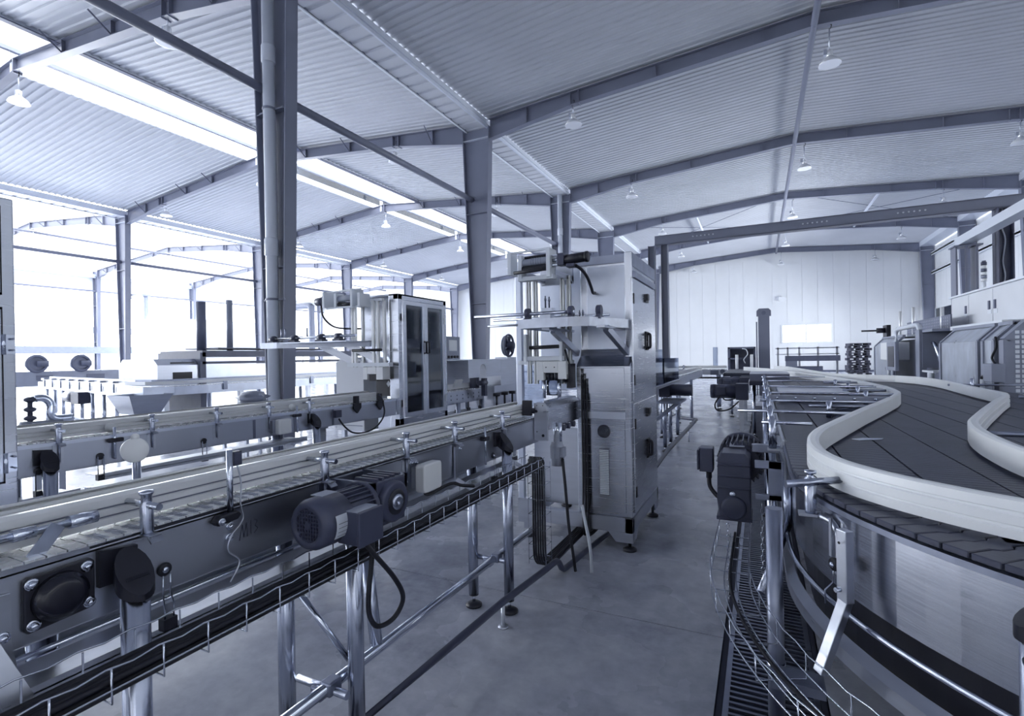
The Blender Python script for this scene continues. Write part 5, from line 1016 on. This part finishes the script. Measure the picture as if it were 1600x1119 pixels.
# electrical cabinet on top
EC = T('electrical_cabinet', 'pale electrical cabinet with three doors standing on the packing machine', 'cabinet', (3.6, 10.9, 1.86))
EC.part('body', 'cabinet_paint', lambda m: m.box(3.32, 4.2, 9.4, 12.42, 1.862, 2.47), bevel=.006); EC.part('cornice', 'white_paint', lambda m: m.box(3.28, 4.24, 9.36, 12.46, 2.47, 2.50))
for y0, y1 in ((9.44, 10.48), (10.50, 11.50), (11.52, 12.38)):
    d = EC.part('door', 'cabinet_paint', lambda m: m.box(3.305, 3.32, y0, y1, 1.90, 2.45), bevel=.004)
    yh = y1-.10 if y0 < 10 else y0+.10
    EC.part('handle', 'machine_mid', lambda m: m.box(3.285, 3.305, yh-.025, yh+.025, 2.13, 2.27), d); EC.part('lock_plate', 'white_paint', lambda m: m.box(3.298, 3.305, yh-.07, yh+.07, 2.06, 2.13), d)
SLt = T('signal_tower', 'slim stacked signal light on the pale electrical cabinet', 'signal light', (3.6, 11.78, 2.5))
SLt.part('pole', 'white_paint', lambda m: m.cyl((3.6, 11.78, 2.50), (3.6, 11.78, 2.70), .03, 12))
for i, c in enumerate(('white_plastic', 'machine_grey', 'white_plastic', 'machine_mid', 'white_plastic', 'motor_paint')): SLt.part('lens', c, lambda m: m.cyl((3.6, 11.78, 2.70+.058*i), (3.6, 11.78, 2.752+.058*i), .042, 14))
SLt.part('cap', 'machine_mid', lambda m: m.cyl((3.6, 11.78, 3.05), (3.6, 11.78, 3.07), .03, 12))
# ---- steel gantry over the line
G = T('steel_gantry', 'dark steel gantry with long cross beam over the packing line', 'gantry', (1.0, 13, 0))
G.part('cross_beam', 'beam_paint', lambda m: (m.box(-2.3, 7.5, 12.9, 12.91, 4.22, 4.43), m.box(-2.3, 7.5, 12.9, 13.1, 4.42, 4.44), m.box(-2.3, 7.5, 12.9, 13.1, 4.21, 4.23)))
for x in (-2.39, -2.08): G.part('post', 'beam_paint', lambda m: (m.box(x-.08, x-.07, 12.9, 13.1, .02, 4.22), m.box(x+.07, x+.08, 12.9, 13.1, .02, 4.22), m.box(x-.08, x+.08, 12.99, 13.01, .02, 4.22)))
G.part('post', 'motor_paint', lambda m: (m.box(4.15, 4.165, 12.85, 13.15, .02, 4.22), m.box(4.365, 4.38, 12.85, 13.15, .02, 4.22), m.box(4.15, 4.38, 12.99, 13.01, .02, 4.22)))
G.part('post', 'beam_paint', lambda m: (m.box(3.53, 3.56, 12.95, 13.25, .02, 3.54), m.box(3.68, 3.72, 12.95, 12.98, .02, 3.54), m.box(3.84, 3.88, 12.95, 13.25, .02, 3.54), m.box(3.5, 3.95, 12.93, 13.27, 3.54, 3.57)))
G.part('side_beam', 'pipe_white', lambda m: m.box(3.58, 3.80, 9.5, 13.2, 3.58, 3.74))
G.part('base_plate', 'beam_paint', lambda m: (m.box(-2.55, -1.9, 12.8, 13.2, 0, .02), m.box(3.4, 4.5, 12.8, 13.3, 0, .02)))
G.part('loose_wire', 'cable_white', lambda m: m.tube(spline([(4.25, 12.97, 4.2), (4.22, 12.95, 3.9), (4.28, 12.95, 3.6), (4.24, 12.95, 3.2), (4.27, 12.95, 2.9), (4.22, 12.95, 2.6)], 5), .012, 6))
for x in (-1.4, .9, 2.6): G.part('bolt_row', 'galv', lambda m: [m.cyl((x+.09*i, 12.9, 4.33), (x+.09*i, 12.885, 4.33), .018, 6) for i in range(6)])['kind'] = 'stuff'
# ---- far machines at the end of the table
TW = T('palletiser_tower', 'tall narrow dark column of the palletiser at the far end', 'machine', (.15, 20, 0))
TW.part('column', 'beam_paint', lambda m: m.box(-.03, .33, 19.9, 20.2, 0, 2.95), bevel=.01); TW.part('cap', 'beam_paint', lambda m: m.prism([(-.08, 2.8), (.38, 2.8), (.38, 2.98), (.30, 3.06), (0, 3.06), (-.08, 2.98)], 'y', 19.88, 20.22)); TW.part('wheel', 'machine_mid', lambda m: m.cyl((.15, 19.88, 2.9), (.15, 19.86, 2.9), .07, 16)); TW.part('chain_guard', 'machine_mid', lambda m: m.box(-.10, -.06, 19.95, 20.1, 0, 2.6))
HB = T('infeed_hopper', 'open dark steel box frame left of the palletiser column', 'machine', (-.5, 20, 0))
HB.part('frame', 'machine_mid', lambda m: (m.box(-1.02, -.94, 19.6, 20.2, 0, 1.72), m.box(-.18, -.12, 19.6, 20.2, 0, 1.72), m.box(-1.02, -.12, 20.15, 20.2, .6, 1.72), m.box(-1.02, -.12, 19.6, 20.2, 1.66, 1.72), m.box(-1.02, -.12, 19.6, 20.2, 1.28, 1.34)))
HB.part('hopper_rod', 'rail_white', lambda m: (m.cyl((-.72, 19.5, .95), (-.72, 19.5, 1.45), .05, 10), m.cyl((-.25, 19.5, .95), (-.25, 19.5, 1.45), .05, 10)))
HB.part('hose', 'white_paint', lambda m: m.tube(spline([(-.45, 19.55, 1.15), (-.5, 19.55, 1.28), (-.38, 19.55, 1.45), (-.42, 19.55, 1.62), (-.55, 19.55, 1.66)], 5), .02, 6))
RK = T('roller_rack', 'long steel roller rack with handrail before the end wall', 'rack', (1.6, 20, 0))
RK.part('posts', 'steel', lambda m: [m.box(x, x+.06, 20, 20.06, 0, 1.68) for x in (.55, .85, 1.2, 1.75, 2.3)])['kind'] = 'stuff'
RK.part('rail', 'steel', lambda m: (m.box(.5, 2.4, 20, 20.05, 1.62, 1.66), m.box(.5, 2.4, 20, 20.05, 1.42, 1.45))); RK.part('deck', 'machine_mid', lambda m: (m.box(.8, 2.4, 19.8, 20.3, 1.2, 1.38), m.box(.8, 1.9, 19.8, 20.2, .85, 1.02)))
RK.part('panel', 'machine_grey', lambda m: m.box(.8, 1.15, 19.78, 19.8, 1.0, 1.2))
# stack of dark pallets beside the scratched guard
m_ = MB(); m_.box(-.26, .26, -.3, .3, 0, .015).box(-.26, .26, -.3, .3, .055, .07).box(-.26, -.18, -.3, .3, .015, .055).box(-.04, .04, -.3, .3, .015, .055).box(.18, .26, -.3, .3, .015, .055); plm = m_.mesh('pallet', 'wood')
for i in range(24):
    o = linked('pallet', plm, None, (2.62+random.uniform(-.05, .05), 18, .0+i*.0725), (0, 0, random.uniform(-.08, .08)))
    tag(o, ('topmost' if i == 23 else ORD[23-i]+' from the top,') + ' dark pallet in the tall stack behind the chain table', 'pallet', 'stacked dark pallets')
# far cross conveyor
FC = T('chain_conveyor', 'far cross conveyor with small clamps running in front of the end wall', 'conveyor', (-1.4, 14.6, 0), 'bottle conveyors')
FC.part('side_plate', 'steel_h', lambda m: m.box(-3.4, -.78, 14.50, 14.51, .94, 1.07)); FC.part('belt', 'plate_steel', lambda m: m.box(-3.4, -.78, 14.5, 14.75, 1.07, 1.09)); FC.part('guide_rail', 'rail_white', lambda m: (m.box(-3.4, -.78, 14.56, 14.59, 1.11, 1.18)))
FC.part('cable_duct', 'rubber', lambda m: m.box(-2.6, -.80, 14.40, 14.48, .84, .885))
for x in (-2.35, -2.1, -1.87): FC.part('clamp', 'dull_steel', lambda m: (m.cyl((x, 14.52, 1.08), (x, 14.52, 1.2), .02, 8), m.cyl((x-.04, 14.52, 1.16), (x+.05, 14.6, 1.16), .012, 8)))
FC.part('drive_box', 'machine_mid', lambda m: (m.box(-1.18, -.98, 14.40, 14.5, .94, 1.06), m.cyl((-.88, 14.42, 1.03), (-.88, 14.36, 1.03), .06, 14)))
for x, y in ((-1.02, 14.62), (-.97, 14.72), (-2.0, 14.62), (-3.0, 14.62)): round_leg(FC, x, y, 1.0, .03)
FC.part('guard_tube', 'acrylic', lambda m: m.box(-1.17, -1.05, 15.2, 15.3, 1.1, 1.68))
# group of drives between cross conveyor and table
for i, (x, y, z, l) in enumerate(((-.38, 11.6, .86, 'dark drive motor hanging at the far corner of the chain table'), (-.38, 12.28, .86, 'small dark drive motor below the far end of the chain table'), (-.38, 9.6, .84, 'dark drive motor with cable at the middle of the chain table'))):
    t = T('drive_motor', l, 'motor', (x, y, z), 'dark drive motors')
    t.part('body', 'motor_paint', lambda m: (m.cyl((x-.34, y, z), (x, y, z), .12, 18), m.lathe((x-.34, y, z), (-1, 0, 0), [(0, .125), (.06, .12), (.07, .1), (.07, 0)], 18)))
    t.part('terminal_box', 'motor_paint', lambda m: m.box(x-.3, x-.16, y-.16, y-.08, z-.05, z+.08), bevel=.005); t.part('gearbox', 'motor_paint', lambda m: m.box(x, x+.2, y-.12, y+.12, z-.14, z+.14), bevel=.01)
    t.part('support', 'steel', lambda m: (m.box(x+.05, x+.12, y-.03, y+.03, 0, z-.13), m.box(x+.0, x+.2, y-.1, y+.1, 0, .02)))
    t.part('cable', 'rubber', lambda m: m.tube(spline([(x-.23, y-.12, z-.05), (x-.33, y-.12, z-.22), (x-.28, y-.12, z-.33), (x-.1, y-.12, z-.30), (x+.05, y-.12, z-.16)], 5), .014, 6))
# conveyor leaving the labelling machine at the back, with acrylic hoods
BC = T('chain_conveyor', 'conveyor running on behind the labelling machine with clear acrylic hoods', 'conveyor', (-1.45, 7, 0), 'bottle conveyors')
BC.part('side_plate', 'steel_h', lambda m: m.box(-1.375, -1.37, 5.05, 14.3, .90, 1.06)); BC.part('belt', 'plate_steel', lambda m: m.box(-1.62, -1.38, 5.05, 14.3, 1.06, 1.08)); BC.part('guide_rail', 'alu_rail', lambda m: m.box(-1.42, -1.39, 5.05, 14.3, 1.10, 1.17))
for y in (6.2, 8.06, 8.6, 9.4, 11.5): round_leg(BC, -1.33, y, .95, .03); round_leg(BC, -1.60, y, .95, .03)
for y0, y1, z1 in ((5.0, 5.5, 1.50), (5.55, 6.1, 1.56), (6.2, 7.4, 1.45)):
    BC.part('acrylic_hood', 'acrylic', lambda m: (m.box(-1.03, -1.02, y0, y1, 1.15, z1), m.box(-1.36, -1.02, y0, y0+.01, 1.15, z1), m.box(-1.36, -1.02, y1-.01, y1, 1.15, z1), m.box(-1.36, -1.35, y0, y1, 1.15, z1)))
BC.part('hood_shelf', 'steel', lambda m: m.box(-1.36, -1.0, 5.0, 7.4, 1.12, 1.15))
BC.part('side_motor', 'motor_paint', lambda m: (m.cyl((-1.20, 7.7, .98), (-.88, 7.7, .98), .085, 16), m.box(-1.33, -1.18, 7.6, 7.8, .88, 1.08)))
BC.part('cable_tray_arm', 'dull_steel', lambda m: (m.box(-1.25, -.95, 7.0, 7.6, .84, .87), m.beam((-1.3, 7.2, .60), (-1.0, 7.5, .85), .04, .04)))
BC.part('floor_conduit', 'motor_paint', lambda m: m.tube([(-1.1, 5.2, .16), (-1.12, 7.0, .22), (-1.10, 10.2, .25), (-1.4, 10.4, .25)], .03, 8)); BC.part('conduit_stand', 'galv', lambda m: [m.cyl((-1.105, y, 0), (-1.105, y, .23), .012, 8) for y in (9.1,)])
# small box on the end wall
o = part('wall_speaker', 'white_plastic', None, lambda m: (m.box(1.40, 1.75, YB-.22, YB-.03, 5.5, 5.8), m.prism([(1.75, 5.5), (1.95, 5.55), (1.95, 5.7), (1.75, 5.8)], 'y', YB-.2, YB-.05))); tag(o, 'small white box fixed high on the end wall', 'box')
# ================================================================== LEFT AND MIDDLE BACKGROUND
# conveyor 2 runs on behind the glazed machine
B2 = T('chain_conveyor', 'short perforated conveyor between the glass-door machine and the arched cover', 'conveyor', (-3.6, 6, 0), 'bottle conveyors')
B2.part('side_plate', 'steel_h', lambda m: m.box(-3.505, -3.50, 5.27, 6.25, .91, 1.07)); B2.part('belt', 'plate_steel', lambda m: m.box(-3.72, -3.51, 5.27, 6.25, 1.07, 1.085)); B2.part('guide_rail', 'alu_rail', lambda m: m.box(-3.56, -3.53, 5.27, 6.2, 1.10, 1.165))
B2.part('plate_holes', 'ink', lambda m: [m.cyl((-3.4995, y, z), (-3.4985, y, z), .011, 8) for y in [5.4+.14*i for i in range(9)] for z in (.97, 1.02)])['kind'] = 'stuff'
for y in (5.5, 6.12): round_leg(B2, -3.46, y, .93, .03); round_leg(B2, -3.70, y, .93, .03)
for y in (5.5, 5.8, 6.1): B2.part('float_block', 'black', lambda m: (m.box(-3.50, -3.47, y-.02, y+.02, .80, .84), m.cyl((-3.485, y, .84), (-3.485, y, .92), .004, 6)))
B2.part('drip_tray', 'galv', lambda m: m.box(-3.72, -3.40, 5.3, 6.2, .775, .785))
AC = T('arched_machine', 'light steel machine cover with an arched opening beside the tall column', 'machine', (-3.7, 6.5, 0))
def archpoly(y0, y1, z0, z1, yc, r, zc): return [(y0, z0), (yc-r, z0), (yc-r, zc)]+[(yc-r*math.cos(a), zc+r*math.sin(a)) for a in [PI*i/10 for i in range(1, 10)]]+[(yc+r, zc), (yc+r, z0), (y1, z0), (y1, z1), (y0, z1)]
AC.part('arched_front', 'steel', lambda m: m.prism(archpoly(5.56, 6.45, 1.24, 1.475, 5.93, .085, 1.33), 'x', -3.34, -3.33))
AC.part('cover', 'steel', lambda m: (m.box(-4.3, -3.33, 6.45, 7.1, 1.1, 1.475), m.box(-4.3, -3.34, 5.56, 6.45, 1.465, 1.475), m.box(-4.3, -4.29, 5.56, 6.45, 1.1, 1.475)), bevel=.004)
AC.part('inner_block', 'motor_paint', lambda m: (m.box(-3.52, -3.42, 5.90, 5.98, 1.09, 1.30), m.cyl((-3.36, 5.86, 1.16), (-3.36, 6.06, 1.16), .035, 10), m.box(-3.40, -3.34, 6.0, 6.06, .98, 1.22)))
AC.part('lower_body', 'steel', lambda m: m.box(-4.2, -3.36, 6.3, 7.05, .72, 1.1)); AC.part('leg', 'steel', lambda m: m.box(-4.2, -4.1, 6.9, 7.0, 0, .72)); AC.part('leg', 'steel', lambda m: m.box(-3.46, -3.38, 6.9, 7.0, 0, .72))
for y in (6.25, 6.5, 6.75): AC.part('adjusting_knob', 'black', lambda m: (m.cyl((-3.30, y, .80), (-3.30, y, .98), .015, 8), m.cyl((-3.30, y, .96), (-3.30, y, 1.0), .05, 12)))
AC.part('small_screen', 'white_plastic', lambda m: m.beam((-3.42, 5.36, 1.18), (-3.42, 5.52, 1.18), .02, .10, up=(.4, 0, 1)))
BW = T('blower_wheel', 'large spoked wheel of a blower behind the arched machine', 'wheel', (-4.2, 8.4, 1.48))
BW.part('rim', 'machine_mid', lambda m: m.tube([(-4.2+.0*a, 8.48+.2*math.cos(a), 1.715+.2*math.sin(a)) for a in [2*PI*i/28 for i in range(28)]], .022, 8, closed=True)); BW.part('spokes', 'machine_mid', lambda m: [m.beam((-4.2, 8.48, 1.715), (-4.2, 8.48+.2*math.cos(a), 1.715+.2*math.sin(a)), .012, .05, up=(1, 0, 0)) for a in [2*PI*i/6+.3 for i in range(6)]]); BW.part('hub', 'motor_paint', lambda m: m.lathe((-4.24, 8.48, 1.715), (1, 0, 0), [(0, .09), (.06, .085), (.14, .07), (.15, .03), (.15, 0)], 18)); BW.part('backplate', 'machine_grey', lambda m: m.cyl((-4.27, 8.48, 1.715), (-4.25, 8.48, 1.715), .19, 24))
BW.part('stand', 'steel', lambda m: (m.box(-4.35, -4.10, 8.2, 8.75, 1.38, 1.50), m.box(-4.3, -4.15, 8.3, 8.65, 0, 1.38)))
SC = T('operator_panel', 'grey operator panel with screen and row of buttons behind the glass-door machine', 'control panel', (-4.7, 7.2, 0))
SC.part('box', 'machine_grey', lambda m: m.box(-4.75, -4.60, 6.95, 7.40, 1.44, 1.86), bevel=.006); SC.part('screen', 'white_plastic', lambda m: m.box(-4.60, -4.595, 7.06, 7.30, 1.62, 1.80)); SC.part('buttons', 'black', lambda m: [m.cyl((-4.6, 7.04+.09*i, 1.52), (-4.58, 7.04+.09*i, 1.52), .022, 10) for i in range(4)]); SC.part('column', 'steel', lambda m: m.box(-4.73, -4.63, 7.1, 7.24, 0, 1.44))
WB_ = T('junction_cabinet', 'pale steel cabinet with sloped top left of the glass-door machine', 'cabinet', (-4.7, 5.0, 0))
WB_.part('body', 'cabinet_paint', lambda m: m.prism([(-4.93, .6), (-4.47, .6), (-4.47, 1.47), (-4.60, 1.53), (-4.80, 1.53), (-4.93, 1.47)], 'y', 4.9, 5.35), bevel=.006); WB_.part('leg', 'steel', lambda m: m.box(-4.90, -4.85, 4.95, 5.0, 0, .6)); WB_.part('leg', 'steel', lambda m: m.box(-4.55, -4.50, 4.95, 5.0, 0, .6)); WB_.part('door_seam', 'machine_grey', lambda m: m.box(-4.90, -4.50, 4.895, 4.90, .66, .67))
# third conveyor: angled run and long run behind the second
C3 = T('chain_conveyor', 'third conveyor with bright perforated side plates beyond the second conveyor', 'conveyor', (-10.5, 7, 0), 'bottle conveyors')
pa = [(-17.0, 6.5), (-10.6, 5.25), (-10.0, 5.3), (-9.75, 5.7), (-9.7, 6.3), (-9.7, 16.0)]
C3.part('side_plate', 'bright_plate', lambda m: m.sweep([(x, y, 0) for x, y in pa], [(-.006, .90), (.0, .90), (.0, 1.06), (-.006, 1.06)])); C3.part('belt', 'plate_steel', lambda m: m.sweep([(x, y, 0) for x, y in pa], [(0, 1.05), (.28, 1.05), (.28, 1.07), (0, 1.07)]))
C3.part('guide_rail', 'alu_rail', lambda m: m.sweep([(x, y, 0) for x, y in pa], [(.05, 1.10), (.08, 1.10), (.08, 1.16), (.05, 1.16)])); C3.part('guide_rail', 'dull_steel', lambda m: m.sweep([(x, y, 0) for x, y in pa], [(.22, 1.15), (.25, 1.15), (.25, 1.19), (.22, 1.19)]))
for i in range(9):
    x = -16.2+.75*i; y = 6.5-(x+17)*.195
    if x < -10.4: round_leg(C3, x, y+.02, .90, .035); C3.part('clamp', 'dull_steel', lambda m: (m.box(x-.03, x+.03, y-.05, y-.02, .95, 1.12), m.cyl((x, y-.05, 1.15), (x, y+.1, 1.15), .02, 8)))
for i in range(9): round_leg(C3, -9.68, 6.3+1.1*i, .90, .035); C3.part('clamp', 'dull_steel', lambda m: (m.box(-9.69, -9.66, 6.6+1.1*i, 6.68+1.1*i, .95, 1.12)))
C3.part('hopper', 'steel', lambda m: [m.strip([[(-9.9+sx*a, 5.2+sy*a, z) for sx, sy in ((-1, -1), (1, -1), (1, 1), (-1, 1), (-1, -1))] for a, z in ((.36, .95), (.22, .62), (.12, .60), (.12, .3))])])
C3.part('floor_tube', 'steel', lambda m: [m.cyl((-16.5, 6.35-.25*j, .25+.12*j), (-9.9, 5.15-.25*j, .25+.12*j), .03, 8) for j in range(3)])
C3.part('drive_motor', 'motor_paint', lambda m: (m.cyl((-13.6, 5.7, .80), (-12.9, 5.58, .80), .12, 12), m.box(-12.9, -12.6, 5.45, 5.7, .68, .92)))
# tunnel machine
TN = T('tunnel_machine', 'long steel tunnel machine with curved rounded end beyond the third conveyor', 'machine', (-12, 8, 0))
TN.part('hood', 'steel', lambda m: m.prism([(-12.4, 1.05), (-11.0, 1.05), (-11.0, 1.45), (-11.15, 1.58), (-12.25, 1.58), (-12.4, 1.45)], 'y', 6.1, 6.95)); TN.part('frame', 'machine_mid', lambda m: (m.box(-12.5, -10.95, 6.95, 7.08, .3, 1.72), m.box(-12.5, -10.95, 7.0, 12.0, 1.62, 1.76), m.box(-11.0, -10.95, 7.0, 12.0, 1.46, 1.52), m.box(-11.0, -10.95, 7.0, 12.0, 1.06, 1.12)))
TN.part('window_band', 'bright_plate', lambda m: (m.box(-11.02, -11.0, 7.1, 12, 1.13, 1.45))); TN.part('bed', 'steel', lambda m: m.box(-12.4, -11.0, 6.2, 12, .85, 1.05)); TN.part('slot', 'black', lambda m: (m.box(-11.0, -10.99, 6.35, 6.85, 1.48, 1.51), m.box(-11.0, -10.99, 6.4, 6.8, 1.15, 1.30)))
for y in (6.3, 8, 10, 11.8):
    for x in (-12.3, -11.1): TN.part('leg', 'steel', lambda m: m.box(x-.05, x+.05, y-.05, y+.05, 0, .85))
TN.part('top_plate', 'machine_mid', lambda m: m.box(-12.2, -11.0, 7.4, 11.0, 1.80, 1.83)); TN.part('duct_stub', 'machine_mid', lambda m: m.cyl((-11.6, 7.4, 1.76), (-11.6, 7.4, 2.9), .10, 12)); TN.part('duct_stub', 'machine_grey', lambda m: m.cyl((-11.6, 8.1, 1.76), (-11.6, 8.1, 3.0), .07, 12))
# far washer with two blower motors
FW = T('rinsing_machine', 'low grey rinsing machine far left carrying two blower motors', 'machine', (-20, 8.7, 0))
FW.part('body', 'machine_grey', lambda m: m.box(-21.2, -20, 6.2, 10.8, .85, 1.30), bevel=.02); FW.part('deck', 'machine_mid', lambda m: m.box(-21.2, -19.98, 7.6, 8.0, 1.02, 1.18)); FW.part('deck', 'machine_mid', lambda m: m.box(-21.2, -19.98, 8.9, 9.4, 1.02, 1.18))
for x in (-21.1, -20.1):
    for y in (6.4, 8.5, 10.6): FW.part('leg', 'steel', lambda m: m.box(x-.05, x+.05, y-.05, y+.05, 0, .85))
for y, l in ((7.62, 'blower motor left'), (8.75, 'blower motor right')):
    FW.part('blower', 'machine_mid', lambda m: (m.tube([(-20.0, y+.24*math.cos(a), 1.54+.24*math.sin(a)) for a in [2*PI*i/20 for i in range(20)]], .05, 8, closed=True), m.cyl((-20.3, y, 1.54), (-20.0, y, 1.54), .2, 16), m.cyl((-20.0, y, 1.54), (-19.9, y+.25, 1.54), .09, 12)))
# white room partition with ducts
o = part('partition_box', 'white_paint', None, lambda m: (m.box(-44, -40, 22.9, 31.2, 0, 4.9), m.box(-44.05, -39.95, 22.85, 31.25, 2.25, 2.40))); tag(o, 'white box-shaped partition room before the left window wall', 'partition')
DC = T('ventilation_duct', 'grey duct pipe with elbow hanging before the left window wall', 'duct', (-44.6, 24, 5), 'duct pipes')
DC.part('pipe', 'machine_grey', lambda m: m.tube(spline([(-46.7, 24.0, 7.0), (-45.0, 24.0, 7.0), (-44.75, 24.0, 6.9), (-44.7, 24.0, 6.6), (-44.7, 24.0, 4.9)], 4), .17, 12)); DC.part('flange', 'machine_grey', lambda m: m.cyl((-44.7, 24, 6.9), (-44.7, 24, 7.05), .3, 14))
D2 = T('ventilation_duct', 'grey duct pipe with elbow behind the nearest large column', 'duct', (-26.2, 24, 0), 'duct pipes')
D2.part('pipe', 'machine_grey', lambda m: m.tube(spline([(-28.5, 24, 5.1), (-26.6, 24, 5.1), (-26.25, 24, 5.0), (-26.2, 24, 4.7), (-26.2, 24, .05)], 4), .20, 12)); D2.part('flange', 'machine_mid', lambda m: m.cyl((-26.2, 24, 0), (-26.2, 24, .06), .32, 14))
# valves and pump at the far left
PV = T('pump_unit', 'steel pipe elbow with valve and horizontal pump beyond the second conveyor', 'pump', (-6, 2.3, 0))
PV.part('pipe', 'chrome', lambda m: m.tube(spline([(-6.0, 2.25, 1.19), (-6.0, 2.33, 1.19), (-6.0, 2.38, 1.13), (-6.0, 2.38, 1.03), (-6.0, 2.43, .99), (-6.0, 2.55, .99)], 4), .035, 12)); PV.part('valve', 'motor_paint', lambda m: (m.cyl((-6, 2.23, .97), (-6, 2.23, 1.19), .02, 10), [m.lathe((-6, 2.23, z), (0, 0, 1), [(0, .02), (.015, .045), (.035, .045), (.05, .02)], 12) for z in (.99, 1.07, 1.16)]))
PV.part('pump_body', 'motor_light', lambda m: (m.cyl((-6.0, 2.24, .93), (-6.0, 2.46, .93), .055, 16), m.lathe((-6.0, 2.24, .93), (0, -1, 0), [(0, .055), (.02, .06), (.08, .06), (.09, .03), (.09, 0)], 16))); PV.part('stand', 'steel', lambda m: (m.box(-6.07, -5.93, 2.2, 2.5, .84, .88), m.box(-6.04, -5.96, 2.25, 2.3, 0, .84), m.box(-6.04, -5.96, 2.42, 2.47, 0, .84)))
# sack over a rail, rag at the column foot, fittings on the floor
def lump(name, c, d, material, label, cat, seed=1):
    random.seed(seed); n, m_ = 9, 12; rows = []
    for i in range(n+1):
        t = PI*i/n; rows.append([(c[0]+d[0]*math.sin(t)*math.cos(2*PI*j/m_)*(1+.25*math.sin(3*j+seed+i)), c[1]+d[1]*math.sin(t)*math.sin(2*PI*j/m_)*(1+.2*math.cos(2*j+i*seed)), c[2]-d[2]*math.cos(t)) for j in range(m_)]+[None])
        rows[-1][-1] = rows[-1][0]
    return tag(part(name, material, None, lambda m: m.strip(rows, smooth=True)), label, cat)
TS = T('sack_table', 'low steel trestle table beside the nearest large column', 'table', (-7.0, 5.2, 0)); TS.part('top', 'steel', lambda m: m.box(-7.3, -6.7, 4.9, 5.6, .78, .82))
for x in (-7.25, -6.75):
    for y in (4.95, 5.55): TS.part('leg', 'steel', lambda m: m.box(x-.02, x+.02, y-.02, y+.02, 0, .78))
lump('sack', (-7.0, 5.25, .938), (.2, .22, .115), 'machine_grey', 'grey crumpled sack lying on the trestle table', 'sack', 3)
lump('rag', (-6.95, 5.6, .13), (.16, .12, .135), 'white_plastic', 'white rag heaped at the foot of the nearest large column', 'rag', 5)
for i, (x, y, l) in enumerate(((-6.926, 3.046, 'small steel valve fitting lying on the floor below the second conveyor, near the disc stand'), (-6.747, 5.424, 'small steel valve fitting on the floor towards the column foot'))):
    t = T('valve_fitting', l, 'valve', (x, y, 0), 'loose valve fittings'); t.part('body', 'chrome', lambda m: (m.cyl((x-.10, y, .03), (x+.10, y+.02, .03), .025, 12), m.cyl((x, y+.01, .03), (x, y+.01, .09), .02, 10))); t.part('lever', 'steel', lambda m: m.beam((x-.04, y+.01, .095), (x+.06, y+.02, .095), .02, .008))
